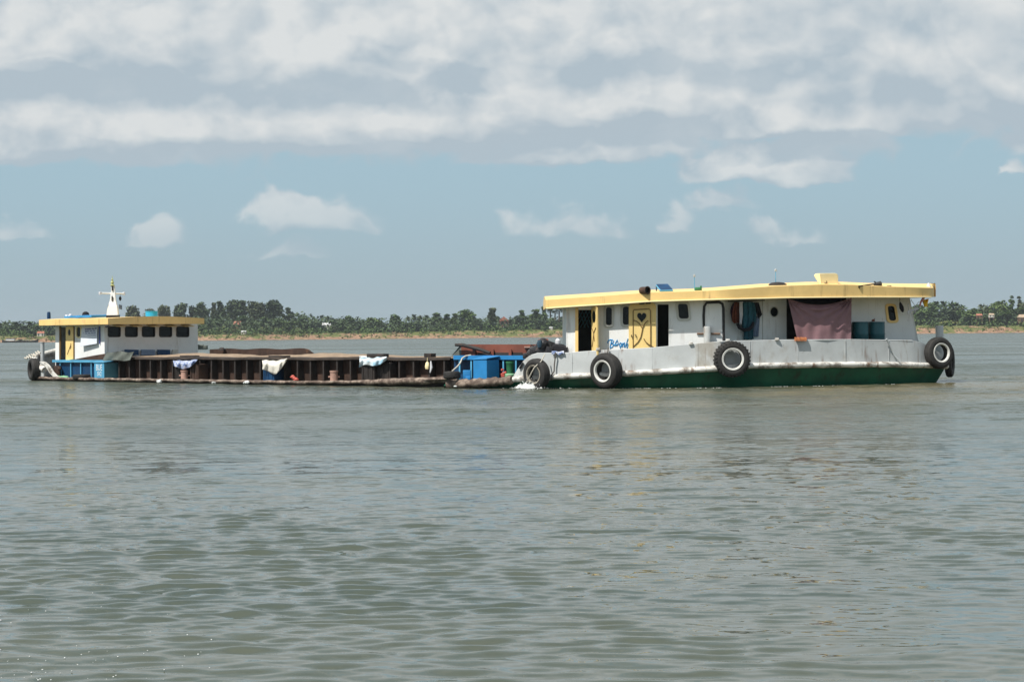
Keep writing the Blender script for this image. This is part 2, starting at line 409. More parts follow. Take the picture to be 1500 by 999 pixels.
# ------------------------------------------------------------------ river
def build_water():
    # rings around the camera, closely spaced where the photograph sees the water, out to the horizon
    rs = [2.5]
    while rs[-1] < 75:
        rs.append(rs[-1] + min(0.22, max(0.022, rs[-1] ** 2 / (F * 0.683 * CAMH) * 0.5)))
    while rs[-1] < 9000: rs.append(rs[-1] * 1.035 + 0.05)
    th = list(np.arange(-19, 19.001, 0.046)) 
    out = []
    a = 19.4
    while a < 180: out.append(a); a += 0.4 + (a - 19) * 0.05
    th = np.array(sorted([-q for q in out] + th + out)) * math.pi / 180
    r = np.array(rs)
    RR, TT = np.meshgrid(r, th, indexing='ij')
    X = RR * np.sin(TT); Y = RR * np.cos(TT); Z = np.zeros_like(X)
    dr = np.gradient(r)[:, None] * np.ones_like(TT)
    dt = np.gradient(th)[None, :] * RR
    step = np.maximum(dr, dt * 0.8)
    g = np.random.default_rng(5)
    calm = np.exp(-((Y - 31 - 4 * np.sin(X * .16 + 1) - 2.5 * np.sin(X * .37)) / 7.0) ** 2)     # a smoother slick across the river
    patch = 0.85 + 0.30 * np.sin(X * .41 + 1.2 * np.sin(Y * .23)) * np.sin(Y * .19 + X * .13 + 2) + 0.22 * np.sin(X * .93 + Y * .37 + 4)     # wind patches
    lam = np.concatenate([np.geomspace(0.16, 0.55, 44), np.geomspace(0.55, 1.5, 24), np.geomspace(1.6, 3.0, 8), np.array([4.2, 5.1, 6.3, 7.7])])
    for i, L in enumerate(lam):
        spread = 0.37 if L < 0.6 else (0.36 if L < 1.6 else 0.25)
        d = g.normal(0.12, spread)
        kx, ky = math.sin(d), math.cos(d)
        kk = 2 * math.pi / L
        slope = 0.050 if L < 0.30 else (0.020 if L < 0.55 else (0.0085 if L < 1.6 else (0.005 if L < 3.5 else 0.006)))
        A = slope / kk * g.uniform(0.7, 1.3)
        ph = g.uniform(0, 2 * math.pi)
        fade = np.clip((L / step - 2.0) / 2.5, 0, 1)
        if 0.4 < L < 1.7: fade = fade * (1 + 2.4 * np.clip((Y - 36) / 16, 0, 1))
        if L < 1.0: fade = fade * (1 - 0.62 * calm) * patch
        # groups: wave trains swell and die along their way
        env = 0.65 + 0.35 * np.sin((X * math.cos(d * 3 + i) + Y * math.sin(d * 2 - i) * 0.7) * (2 * math.pi / (L * g.uniform(4, 8))) + ph * 2)
        arg = kk * (kx * X + ky * Y) + ph + 0.5 * np.sin((X * 0.31 * g.uniform(.5, 1.5) + Y * 0.23 + ph * 3))
        s_ = np.sin(arg)
        Z += A * fade * env * (s_ + 0.2 * np.cos(2 * arg))
    Z *= np.clip((RR - 2.5) / 2.0, 0, 1)
    n, m_ = X.shape
    co = np.empty((n * m_ + 1, 3)); co[:-1, 0] = X.ravel(); co[:-1, 1] = Y.ravel(); co[:-1, 2] = Z.ravel(); co[-1] = 0
    i = np.arange(n - 1)[:, None] * m_ + np.arange(m_)[None, :]
    j = np.arange(n - 1)[:, None] * m_ + (np.arange(m_)[None, :] + 1) % m_
    quads = np.stack([i, j, j + m_, i + m_], -1).reshape(-1, 4)
    quads = quads[:, ::-1]
    tri = np.stack([np.full(m_, n * m_), (np.arange(m_) + 1) % m_, np.arange(m_)], -1)
    me = bpy.data.meshes.new('river_water')
    nq, nt = len(quads), len(tri)
    me.vertices.add(len(co)); me.vertices.foreach_set('co', co.ravel())
    me.loops.add(nq * 4 + nt * 3); me.loops.foreach_set('vertex_index', np.concatenate([quads.ravel(), tri.ravel()]).astype(np.int32))
    me.polygons.add(nq + nt)
    st = np.concatenate([np.arange(nq) * 4, nq * 4 + np.arange(nt) * 3]).astype(np.int32)
    me.polygons.foreach_set('loop_start', st)
    me.update(calc_edges=True); me.validate()
    me.polygons.foreach_set('use_smooth', [True] * len(me.polygons))
    o = bpy.data.objects.new('river_water', me); COL.objects.link(o)
    tag(o, 'wide murky grey green river with small wind ripples', 'water', kind='structure')
    m = bpy.data.materials.new('river_water'); m.use_nodes = True
    T = NT(m.node_tree); b = T.n['Principled BSDF']
    geo = T.n.new('ShaderNodeNewGeometry'); pos = geo.outputs['Position']
    dist = T.vec('LENGTH', pos)
    mud = T.noise(T.vec('MULTIPLY', pos, (0.05, 0.16, 0)), 1.0, 4, 0.55)
    colr = T.mix(T.smooth(mud, 0.35, 0.7), (0.052, 0.066, 0.050, 1), (0.080, 0.088, 0.063, 1))
    # browner water colour along the near barge
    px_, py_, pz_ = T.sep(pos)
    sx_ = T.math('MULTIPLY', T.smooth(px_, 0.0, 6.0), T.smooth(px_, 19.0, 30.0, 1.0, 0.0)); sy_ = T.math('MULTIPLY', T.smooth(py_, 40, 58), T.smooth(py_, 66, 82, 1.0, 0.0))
    brown_tint = T.math('MULTIPLY', T.math('MULTIPLY', sx_, sy_), T.smooth(T.noise(T.vec('MULTIPLY', pos, (0.25, 0.12, 0)), 1.0, 4, 0.6), 0.35, 0.6))
    colr = T.mix(T.math('MULTIPLY', brown_tint, 0.8), colr, (0.135, 0.115, 0.062, 1))
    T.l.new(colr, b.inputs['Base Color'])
    b.inputs['IOR'].default_value = 1.333; b.inputs['Roughness'].default_value = 0.04
    rgh_ = T.smooth(dist, 14, 52, 0.045, 0.25)      # chop finer than a pixel
    b.inputs['Specular IOR Level'].default_value = 0.5
    gust = T.noise(T.vec('MULTIPLY', pos, (0.022, 0.085, 0)), 1.0, 4, 0.6, 0.3)
    gk = T.smooth(gust, 0.36, 0.66, 0.45, 1.25)
    T.l.new(T.math('MULTIPLY', rgh_, T.smooth(gust, 0.36, 0.66, 0.7, 1.25)), b.inputs['Roughness'])
    nrm = None
    for (sx, sy, amp) in ((9.0, 14.0, 0.14), (2.6, 5.5, 0.26), (0.8, 2.0, 0.20)):
        nz = T.noise(T.vec('MULTIPLY', pos, (sx, sy, 1)), 1.0, 2, 0.5, 0.0, out=1)
        v = T.vec('MULTIPLY', T.vec('SUBTRACT', nz, (0.5, 0.5, 0.5)), (amp * 0.75, amp * 1.5, 0))
        nrm = v if nrm is None else T.vec('ADD', nrm, v)
    # ripples the mesh is too coarse for take over with distance
    far = T.smooth(dist, 10, 52, 0.60, 5.0)
    wob = T.math('MULTIPLY_ADD', T.noise(T.vec('MULTIPLY', pos, (0.09, 0.05, 0)), 1.0, 2, 0.5), 18.0, -9.0)
    lane = T.math('DIVIDE', T.math('SUBTRACT', T.math('ADD', T.sep(pos)[1], wob), 32.0), 8.0)
    lane = T.math('POWER', 2.718, T.math('MULTIPLY', T.math('MULTIPLY', lane, lane), -1.0))
    far = T.math('MULTIPLY', far, T.math('MULTIPLY_ADD', lane, -0.42, 1.0))
    fk = T.math('MULTIPLY', gk, far)
    nrm = T.vec('MULTIPLY', nrm, T.comb(fk, fk, 0.0))
    nn = T.vec('NORMALIZE', T.vec('ADD', geo.outputs['Normal'], nrm))
    T.l.new(nn, b.inputs['Normal'])
    me.materials.append(m)
build_water()

# ------------------------------------------------------------------ far bank terrain
BANK = 945.0
def bank_edge(x):
    return BANK + 5 * math.sin(x * 0.021 + 1) + 3 * math.sin(x * 0.063) + 2 * math.sin(x * 0.17 + 2)
def ground_z(x, y):
    e = y - bank_edge(x)
    n = 0.5 * math.sin(x * 0.11 + y * 0.07) + 0.35 * math.sin(x * 0.29 - y * 0.13 + 1) + 0.45 * math.sin(x * 0.83 + 2 * math.sin(y * .31)) * math.sin(y * 0.62 + x * .21)
    top = 3.0 + 0.5 * math.sin(x * 0.017 + 0.6) + (0.8 if x > 190 else 0)
    if e < -6: return -1.5
    if e < 14: return -1.0 + (e + 6) / 20 * (top + 1.0) + n * 0.5 * max(0, min(1, e / 8))
    z = top + n * 0.35 + min(14, e - 14) * 0.02
    z += 5.5 * math.exp(-((x + 135) / 48) ** 2) * max(0, min(1, (e - 25) / 50))
    return z
def build_bank():
    xs = np.arange(-420, 421, 1.3); es = list(np.arange(-8, 34, 1.4)) + [38, 45, 55, 70, 90, 120, 170, 260, 420, 800, 1600, 3200]
    mb = MB()
    g = [[Vector((x * (1 + max(0, e) / 900), bank_edge(x) + e, ground_z(x, bank_edge(x) + e))) for x in xs] for e in es]
    mb.sheet(g)
    m = bpy.data.materials.new('earth_bank'); m.use_nodes = True
    T = NT(m.node_tree); b = T.n['Principled BSDF']
    pos = T.n.new('ShaderNodeNewGeometry').outputs['Position']
    z = T.sep(pos)[2]
    n1 = T.noise(T.vec('MULTIPLY', pos, (0.16, 0.16, 0.35)), 1.0, 6, 0.65)
    n2 = T.noise(pos, 0.55, 5, 0.7)
    earth = T.mix(T.smooth(n2, 0.34, 0.66), (0.145, 0.085, 0.054, 1), (0.37, 0.235, 0.155, 1))
    grass = T.mix(T.smooth(n2, 0.3, 0.7), (0.065, 0.088, 0.026, 1), (0.17, 0.175, 0.065, 1))
    f = T.math('ADD', T.math('MULTIPLY', z, 0.05), n1)
    T.l.new(T.mix(T.smooth(f, 0.53, 0.64), earth, grass), b.inputs['Base Color'])
    b.inputs['Roughness'].default_value = 0.95; b.inputs['Specular IOR Level'].default_value = 0.1
    o = mb.build('river_bank', m)
    tag(o, 'far earth bank of the river with grass patches', 'bank', kind='structure')
build_bank()

# ------------------------------------------------------------------ vegetation
def leafmat(name, a, b_):
    m = bpy.data.materials.new(name); m.use_nodes = True
    T = NT(m.node_tree); b = T.n['Principled BSDF']
    pos = T.n.new('ShaderNodeNewGeometry').outputs['Position']
    info = T.n.new('ShaderNodeObjectInfo').outputs['Random']
    n = T.noise(pos, 0.45, 3, 0.6)
    f = T.math('ADD', T.smooth(n, 0.3, 0.7), T.math('MULTIPLY_ADD', info, 0.5, -0.25), clamp=True)
    T.l.new(T.mix(f, c4(a), c4(b_)), b.inputs['Base Color'])
    b.inputs['Roughness'].default_value = 0.7; b.inputs['Specular IOR Level'].default_value = 0.25
    return m
LEAF = {'dark': leafmat('dark_foliage', (0.026, 0.046, 0.022), (0.060, 0.090, 0.036)),
        'mid': leafmat('mid_green_foliage', (0.040, 0.078, 0.022), (0.095, 0.145, 0.042)),
        'light': leafmat('light_green_foliage', (0.060, 0.105, 0.026), (0.135, 0.185, 0.056)),
        'yellow': leafmat('yellow_green_foliage', (0.11, 0.13, 0.035), (0.24, 0.25, 0.085)),
        'olive': leafmat('olive_foliage', (0.044, 0.062, 0.028), (0.095, 0.115, 0.052))}
BARK = mat('grey_brown_bark', (0.11, 0.085, 0.065), 0.9, 0.3, 2.0)

def leaf_quad(mb, p, s, rnd):
    q = Euler((rnd.uniform(-0.9, 0.9), rnd.uniform(-0.9, 0.9), rnd.uniform(0, 6.28))).to_matrix()
    a, b = s * rnd.uniform(0.7, 1.2), s * rnd.uniform(0.5, 0.9)
    mb.add([p + q @ Vector(v) for v in ((-a, -b * .3, 0), (0, -b, a * .15), (a, b * .2, 0), (0, b, a * .15))], [(0, 1, 2, 3)])
def crown_mesh(rnd, lobes, n, s):
    """leaf clumps spread through a set of ellipsoid lobes (centre, radii)"""
    mb = MB()
    wts = [r[0] * r[1] * r[2] for _, r in lobes]
    for _ in range(n):
        c, r = rnd.choices(lobes, wts)[0]
        while True:
            d = Vector((rnd.gauss(0, 1), rnd.gauss(0, 1), rnd.gauss(0, 1)))
            if d.length > 0.1: break
        d.normalize(); rad = rnd.uniform(0.45, 1.0) ** 0.6 * rnd.uniform(0.86, 1.08)
        p = Vector((c[0] + d.x * r[0] * rad, c[1] + d.y * r[1] * rad, c[2] + d.z * r[2] * rad))
        leaf_quad(mb, p, s, rnd)
    return mb
def make_tree(kind, seed, leaf):
    """tree of height 10, standing at the origin: Empty > trunk, crown"""
    rnd = random.Random(seed)
    tr = MB(); name = {'broad': 'broadleaf_tree', 'tall': 'tall_tree', 'column': 'column_tree', 'sugar': 'sugar_palm', 'coco': 'coconut_palm', 'banana': 'banana_plant', 'bush': 'bushy_tree'}[kind]
    root = bpy.data.objects.new(name, None); COL.objects.link(root)
    lobes = []
    if kind in ('broad', 'tall', 'column', 'bush'):
        wd = {'broad': 4.3, 'tall': 2.7, 'column': 1.7, 'bush': 5.2}[kind]
        z0 = {'broad': 1.8, 'tall': 2.4, 'column': 1.2, 'bush': 0.3}[kind]
        tr.tube([(0, 0, -1.2), (0.1, 0, z0 * .6), (0.2, .1, z0 + 1.5), (0.1, 0, 8)], [0.42, 0.34, 0.26, 0.08], 7)
        nl = {'broad': 15, 'tall': 11, 'column': 8, 'bush': 11}[kind]
        for i in range(nl):
            t = (i + rnd.uniform(0.1, 0.9)) / nl
            z = z0 + (10 - z0) * (0.14 + 0.74 * t)
            w = wd * (math.sin(math.pi * min(1, (t * 0.78 + 0.2))) if kind != 'column' else (1.05 - t * .75))
            a = rnd.uniform(0, 6.28); rr = w * rnd.uniform(0.1, 0.62)
            if kind == 'broad': w = wd * math.sin(math.pi * (.16 + .66 * t)) ** .6; rr = w * rnd.uniform(.15, .72)
            c = (math.cos(a) * rr, math.sin(a) * rr, z)
            rd = max(0.8, w * rnd.uniform(0.42, 0.62))
            lobes.append((c, (rd, rd, rd * rnd.uniform(0.62, 0.9))))
            if kind != 'column' and z > z0 + 0.8: tr.tube([(0.15, 0, max(1.0, z0 + (z - z0) * .25)), (c[0] * .6, c[1] * .6, z - 1.0), (c[0], c[1], z)], [0.16, 0.10, 0.04], 5)
        top = (rnd.uniform(-.5, .5), 0, 10 - wd * 0.22)
        lobes.append((top, (wd * .45, wd * .45, wd * .25)))
        cm = crown_mesh(rnd, lobes, {'broad': 1150, 'tall': 800, 'column': 420, 'bush': 1000}[kind], 0.62 if kind != 'column' else 0.46)
    elif kind == 'sugar':
        tr.tube([(0, 0, -1), (0.1, 0, 4), (0, 0, 8.8)], [0.32, 0.24, 0.2], 7)
        cm = MB()
        for i in range(34):
            a = rnd.uniform(0, 6.28); e = rnd.uniform(-0.7, 1.4)
            d = Vector((math.cos(a) * math.cos(e), math.sin(a) * math.cos(e), math.sin(e)))
            L = rnd.uniform(0.9, 1.35); side = d.cross(Vector((0, 0, 1))).normalized()
            p = Vector((0, 0, 8.8)); up = side.cross(d)
            fan = [p + d * 0.5] + [p + (d * math.cos(q) + side * math.sin(q)) * L + up * 0.1 * math.cos(q * 5) for q in (-0.8, -0.4, 0, 0.4, 0.8)]
            cm.add(fan, [(0, 1, 2), (0, 2, 3), (0, 3, 4), (0, 4, 5)])
    else:
        h = 8.2 if kind == 'coco' else 4.5
        tr.tube([(0, 0, -1), (0.5, 0, h * .5), (0.9, 0, h)] if kind == 'coco' else [(0, 0, -1), (0, 0, h)], [0.26, 0.2, 0.16] if kind == 'coco' else [0.5, 0.3], 7)
        cm = MB(); tip = Vector((0.9, 0, h)) if kind == 'coco' else Vector((0, 0, h * .6))
        for i in range(28 if kind == 'coco' else 13):
            a = rnd.uniform(0, 6.28); e = rnd.uniform(-0.2, 1.25) if kind == 'coco' else rnd.uniform(0.5, 1.4)
            d = Vector((math.cos(a) * math.cos(e), math.sin(a) * math.cos(e), math.sin(e)))
            L = rnd.uniform(3.0, 4.0) if kind == 'coco' else rnd.uniform(4.5, 6.5)
            side = d.cross(Vector((0, 0, 1))).normalized(); w = 0.55 if kind == 'coco' else 0.95
            pts = []
            for t in (0, .25, .5, .75, 1.0):
                c = tip + d * L * t - Vector((0, 0, 1)) * L * (0.42 * t * t)
                ww = w * (0.25 + 1.6 * t * (1 - t) * 2) * (0 if t == 1 else 1)
                pts.append([c - side * ww - Vector((0, 0, ww * .5)), c, c + side * ww - Vector((0, 0, ww * .5))])
            cm.sheet(pts)
    t_ = tr.build('trunk', BARK, root, local=True)
    c_ = cm.build('crown', LEAF[leaf], root, smooth=0, local=True)
    return root
PROTO = {}
def proto(kind, leaf, v):
    key = (kind, leaf, v)
    if key not in PROTO: PROTO[key] = [make_tree(kind, hash_seed(key), leaf), False]
    return PROTO[key]
def hash_seed(key): return sum(ord(ch) * (i + 3) for i, ch in enumerate(str(key)))

LOOK = {'broad': ('rounded tree', 'tree'), 'tall': ('tall loose tree', 'tree'), 'column': ('narrow upright tree', 'tree'),
        'sugar': ('sugar palm', 'palm'), 'coco': ('coconut palm', 'palm'), 'banana': ('banana plant', 'plant'), 'bush': ('bushy tree', 'tree')}
SHADE = {'dark': 'dark', 'mid': 'mid green', 'light': 'light green', 'yellow': 'yellow green', 'olive': 'olive grey'}
GROUP = {'broad': 'broadleaf trees on the far bank', 'tall': 'tall trees on the far bank', 'column': 'upright trees on the far bank', 'sugar': 'sugar palms on the far bank', 'coco': 'coconut palms on the far bank', 'banana': 'banana plants on the far bank', 'bush': 'bushy trees on the far bank'}
# (photo column, row of the top, width in photo px, kind, foliage, extra distance behind the bank edge)
TREES = [
 (3, 481, 16, 'bush', 'mid', 26), (14, 478, 18, 'broad', 'mid', 34), (23, 471, 15, 'tall', 'dark', 40), (33, 477, 18, 'broad', 'olive', 30), (43, 471, 16, 'tall', 'mid', 44), (52, 475, 18, 'broad', 'mid', 34),
 (64, 474, 22, 'broad', 'mid', 38), (82, 473, 24, 'broad', 'olive', 40), (45, 484, 22, 'bush', 'dark', 20), (75, 483, 20, 'bush', 'dark', 22),
 (194, 447, 26, 'broad', 'olive', 70), (218, 451, 16, 'broad', 'olive', 75), (240, 446, 20, 'broad', 'olive', 72),
 (265, 443, 25, 'broad', 'dark', 80), (282, 447, 18, 'broad', 'dark', 84), (296, 442, 24, 'broad', 'dark', 78), (313, 443, 14, 'tall', 'olive', 86), (323, 441, 18, 'tall', 'dark', 80),
 (343, 439, 27, 'broad', 'dark', 78), (357, 440, 20, 'tall', 'dark', 88), (374, 441, 27, 'broad', 'olive', 80), (401, 439, 30, 'broad', 'dark', 78), (423, 450, 16, 'tall', 'dark', 82),
 (300, 474, 26, 'bush', 'mid', 30), (318, 466, 24, 'broad', 'mid', 46), (333, 478, 20, 'bush', 'dark', 26), (356, 462, 24, 'broad', 'mid', 52), (372, 470, 24, 'bush', 'light', 40), (386, 464, 22, 'broad', 'mid', 50), (392, 478, 22, 'bush', 'dark', 26), (408, 466, 26, 'broad', 'mid', 46), (424, 470, 26, 'broad', 'light', 34),
 (442, 465, 18, 'tall', 'mid', 40), (449, 473, 18, 'bush', 'dark', 28), (461, 471, 17, 'broad', 'dark', 36), (472, 476, 16, 'bush', 'dark', 26), (477, 471, 7, 'column', 'dark', 50), (487, 476, 18, 'bush', 'olive', 28),
 (498, 472, 18, 'broad', 'mid', 34), (510, 462, 20, 'broad', 'mid', 44), (523, 470, 20, 'broad', 'dark', 34), (545, 465, 24, 'broad', 'light', 40), (560, 474, 20, 'bush', 'dark', 28), (577, 460, 21, 'broad', 'mid', 46),
 (590, 472, 18, 'bush', 'mid', 28), (599, 462, 12, 'coco', 'olive', 52), (608, 459, 12, 'coco', 'dark', 50), (616, 461, 12, 'coco', 'olive', 54), (625, 460, 12, 'coco', 'dark', 50), (612, 473, 22, 'bush', 'dark', 28),
 (640, 458, 23, 'tall', 'mid', 42), (655, 460, 18, 'tall', 'mid', 44), (667, 459, 16, 'tall', 'light', 42), (683, 453, 28, 'broad', 'mid', 46), (699, 466, 21, 'bush', 'dark', 28), (668, 474, 22, 'bush', 'mid', 26), (640, 475, 20, 'bush', 'dark', 26),
 (721, 451, 21, 'tall', 'olive', 48), (720, 470, 22, 'bush', 'dark', 28), (757, 462, 18, 'broad', 'dark', 40), (764, 454, 16, 'tall', 'mid', 46), (770, 470, 18, 'bush', 'dark', 30),
 (785, 453, 22, 'tall', 'light', 44), (796, 449, 14, 'tall', 'mid', 48), (790, 468, 26, 'bush', 'dark', 28), (808, 468, 24, 'bush', 'mid', 30),
 (806, 452, 12, 'sugar', 'dark', 50), (813, 454, 11, 'sugar', 'olive', 54), (819, 450, 12, 'sugar', 'dark', 52), (825, 452, 12, 'sugar', 'olive', 50), (831, 455, 11, 'sugar', 'dark', 52),
 (848, 456, 22, 'broad', 'mid', 42), (872, 460, 24, 'tall', 'dark', 46), (898, 455, 24, 'broad', 'olive', 44), (925, 463, 24, 'bush', 'dark', 30), (955, 457, 24, 'broad', 'mid', 44), (985, 452, 20, 'tall', 'olive', 48), (1012, 462, 26, 'bush', 'mid', 30), (1045, 455, 26, 'broad', 'dark', 44), (1080, 450, 22, 'tall', 'mid', 46), (1112, 458, 26, 'broad', 'light', 42), (1145, 462, 26, 'bush', 'dark', 28), (1178, 451, 24, 'broad', 'mid', 46), (1210, 456, 24, 'broad', 'dark', 42), (1242, 447, 20, 'tall', 'mid', 48), (1272, 454, 26, 'broad', 'mid', 44), (1300, 460, 28, 'bush', 'dark', 28), (1324, 448, 24, 'broad', 'olive', 44),
 (1352, 455, 32, 'broad', 'mid', 30), (1397, 450, 34, 'broad', 'olive', 42), (1422, 456, 30, 'broad', 'light', 32), (1437, 452, 30, 'broad', 'dark', 44), (1470, 447, 32, 'broad', 'mid', 46), (1496, 450, 32, 'broad', 'mid', 42),
 (1346, 446, 26, 'broad', 'mid', 40), (1364, 443, 20, 'broad', 'mid', 46), (1372, 440, 14, 'coco', 'mid', 52), (1381, 439, 15, 'coco', 'dark', 50), (1392, 440, 15, 'coco', 'mid', 52), (1402, 442, 15, 'coco', 'dark', 50), (1412, 445, 14, 'coco', 'mid', 50),
 (1384, 452, 30, 'broad', 'dark', 36), (1408, 454, 26, 'broad', 'mid', 36), (1383, 463, 11, 'banana', 'yellow', 20), (1391, 462, 12, 'banana', 'yellow', 19), (1399, 463, 11, 'banana', 'yellow', 20), (1366, 466, 22, 'bush', 'dark', 24),
 (1416, 462, 24, 'bush', 'dark', 24), (1426, 451, 18, 'broad', 'mid', 40), (1440, 444, 14, 'coco', 'olive', 46), (1434, 456, 24, 'bush', 'mid', 28), (1448, 447, 20, 'broad', 'olive', 44), (1463, 441, 26, 'broad', 'light', 40), (1454, 460, 28, 'broad', 'mid', 26),
 (1481, 433, 13, 'column', 'mid', 52), (1493, 434, 12, 'column', 'olive', 52), (1474, 455, 28, 'broad', 'mid', 28), (1488, 452, 24, 'broad', 'dark', 34), (1484, 464, 18, 'bush', 'dark', 22), (1503, 440, 20, 'broad', 'olive', 44), (1515, 450, 26, 'broad', 'mid', 40),
]
ORD = ['first', 'second', 'third', 'fourth', 'fifth', 'sixth', 'seventh', 'eighth', 'ninth', 'tenth', 'eleventh', 'twelfth']
def zone(px):
    for hi, t in ((90, 'left of the wheelhouse'), (302, 'above the wheelhouse roof'), (432, 'right of the wheelhouse'), (560, 'above the white tarpaulin'), (632, 'above the pale blue tarpaulin'), (733, 'left of the gabled house'), (835, 'right of the gabled house'), (1342, 'behind the near cabin'), (1600, 'right of the near cabin')):
        if px < hi: return t
def plant_trees():
    seen = {}
    for (px, top, w, kind, leaf, e) in sorted(TREES):
        xl, _ = lev(px, 480)
        Y = BANK + e; x = (xl - 750) / F * Y; Y = bank_edge(x) + e
        p = at(px, top, Y); gz = ground_z(p.x, Y)
        h = max(2.5, p.z - gz)
        wm = w / F * Y
        natural = {'broad': 7.6, 'tall': 4.9, 'column': 3.2, 'bush': 9.4, 'sugar': 2.5, 'coco': 6.5, 'banana': 6.5}[kind]
        sz = h / 10; sx = wm / natural
        if kind in ('coco', 'sugar'): sx = max(sx, sz * .8)
        v = random.randint(0, 2)
        P_ = proto(kind, leaf, v)
        z_ = zone(px); key = (kind, leaf, z_); seen[key] = seen.get(key, 0) + 1
        label = f"{ORD[seen[key] - 1]} {SHADE[leaf]} {LOOK[kind][0]} from the left, {z_}"
        loc = (p.x, Y, gz - 0.2); rot = (0, 0, random.uniform(0, 6.28)); sc = (sx, sx, sz)
        if not P_[1]:
            P_[1] = True; o = P_[0]; o.location = loc; o.rotation_euler = rot; o.scale = sc
        else:
            o = dup(P_[0], loc, rot, scale=sc)
        tag(o, label, LOOK[kind][1], GROUP[kind])
plant_trees()

def build_undergrowth():
    rnd = random.Random(3)
    for (nm, leaf, n, e0, e1, h0, h1, s, lab) in (('thicket', 'dark', 1000, 24, 62, 3.5, 7.2, 0.8, 'dense dark thicket filling the gaps along the far bank'),
                                             ('undergrowth', 'mid', 620, 11, 28, 1.0, 3.6, 0.55, 'green scrub along the top of the far bank'),
                                             ('bank_weeds', 'light', 1000, 1, 15, 0.3, 1.2, 0.34, 'pale weeds growing on the far bank slope')):
        mb = MB()
        for i in range(n):
            x = rnd.uniform(-330, 330); e = rnd.uniform(e0, e1)
            y = bank_edge(x) + e; gz = ground_z(x, y); h = rnd.uniform(h0, h1); w = h * rnd.uniform(0.7, 1.4)
            for q in range(int(22 if s > 0.5 else 9)):
                d = Vector((rnd.gauss(0, 1), rnd.gauss(0, 1), rnd.gauss(0, 1))).normalized()
                leaf_quad(mb, Vector((x + d.x * w * .6, y + d.y * w * .6, gz + h * .5 + d.z * h * .5)), s, rnd)
        o = mb.build(nm, LEAF[leaf], smooth=0)
        tag(o, lab, 'vegetation', kind='stuff')
    # far wood behind everything, one unbroken mass
    mb = MB()
    for i in range(900):
        x = rnd.uniform(-380, 380); y = bank_edge(x) + rnd.uniform(110, 170); gz = ground_z(x, y)
        h = rnd.uniform(4.0, 7.5)
        for q in range(22):
            d = Vector((rnd.gauss(0, 1), rnd.gauss(0, 1), rnd.gauss(0, 1))).normalized()
            leaf_quad(mb, Vector((x + d.x * 4, y + d.y * 3, gz + h * .5 + d.z * h * .5)), 1.0, rnd)
    tag(mb.build('distant_wood', LEAF['dark'], smooth=0), 'low distant wood behind the far bank trees', 'wood', kind='stuff')
build_undergrowth()

# ------------------------------------------------------------------ houses and boats on the far bank
MT['roof_red'] = mat('red_tile_roof', (0.34, 0.13, 0.085), 0.8, 0.2, 1.0)
MT['roof_tan'] = mat('tan_thatch_roof', (0.40, 0.30, 0.21), 0.9, 0.2, 1.0)
MT['roof_grey'] = mat('pale_sheet_roof', (0.50, 0.50, 0.50), 0.6, 0.1, 1.0)
MT['plaster'] = mat('pale_plaster', (0.55, 0.52, 0.47), 0.8, 0.1, 1.0)
MT['wood'] = mat('brown_timber', (0.16, 0.095, 0.06), 0.8, 0.2, 1.0)
def house(px, eave_y, wpx, e, wall, roof, label, roof_h=1.6, storey=3.0, gable=False, stilts=0.0):
    xl, _ = lev(px, eave_y); Y = BANK + e; x = (xl - 750) / F * Y; Y = bank_edge(x) + e
    p = at(px, eave_y, Y); w = wpx / F * Y; d = w * 0.8; gz = ground_z(p.x, Y)
    zb = p.z - storey
    root = thing('house', label, 'house', (p.x, Y, gz))
    MB().box((p.x, Y, (p.z + zb) / 2), (w * .9, d * .9, storey)).build('wall', wall, root, smooth=0)
    mb = MB()
    hw, hd = w / 2, d / 2
    if gable: A, B = Vector((p.x, Y - hd, p.z + roof_h)), Vector((p.x, Y + hd, p.z + roof_h))
    else: A, B = Vector((p.x - hw * .85, Y, p.z + roof_h)), Vector((p.x + hw * .85, Y, p.z + roof_h))
    c = [Vector((p.x + sx * hw, Y + sy * hd, p.z - 0.05)) for sx, sy in ((-1, -1), (1, -1), (1, 1), (-1, 1))]
    if gable: mb.add(c + [A, B], [(0, 3, 5, 4), (1, 4, 5, 2), (0, 4, 1), (3, 2, 5), (0, 1, 2, 3)])
    else: mb.add(c + [A, B], [(0, 1, 5, 4), (2, 3, 4, 5), (0, 4, 3), (1, 2, 5), (0, 3, 2, 1)])
    mb.build('roof', roof, root, smooth=0)
    for sx in (-0.25, 0.25):
        MB().box((p.x + sx * w, Y - d * .45 - 0.03, p.z - storey * 0.45), (w * .16, 0.08, storey * 0.42)).build('window', 'dark', root, smooth=0)
    for sx in (-0.4, 0.4):
        for sy in (-0.4, 0.4):
            if zb - gz > 0.3: MB().box((p.x + sx * w, Y + sy * d, (zb + gz) / 2 - .3), (.3, .3, zb - gz + .6)).build('stilt', 'wood', root, smooth=0)
    return root
house(60, 488, 11, 16, 'plaster', 'roof_red', 'small white house with a red roof behind moored boats on the left bank', 0.9, 1.7)
house(348, 475, 12, 42, 'wood', 'roof_red', 'small house with an orange red roof among trees right of the far cabin', 1.4, 2.2)
house(357, 486, 8, 17, 'plaster', 'roof_grey', 'tiny pale hut at the foot of the trees right of the far cabin', 0.5, 1.2)
house(478, 476, 14, 34, 'plaster', 'roof_grey', 'pale grey roofed house between dark bushes above the white tarpaulin', 1.0, 2.2)
house(738, 470, 15, 34, 'wood', 'roof_red', 'red gabled house on stilts above the red coaming', 2.2, 3.0, True)
house(807, 480, 6, 16, 'plaster', 'roof_grey', 'small white hut in front of the sugar palms', 0.4, 1.2)
house(1434, 462, 9, 25, 'wood', 'roof_red', 'little brown roofed hut among bushes right of the banana plants', 0.8, 1.6)
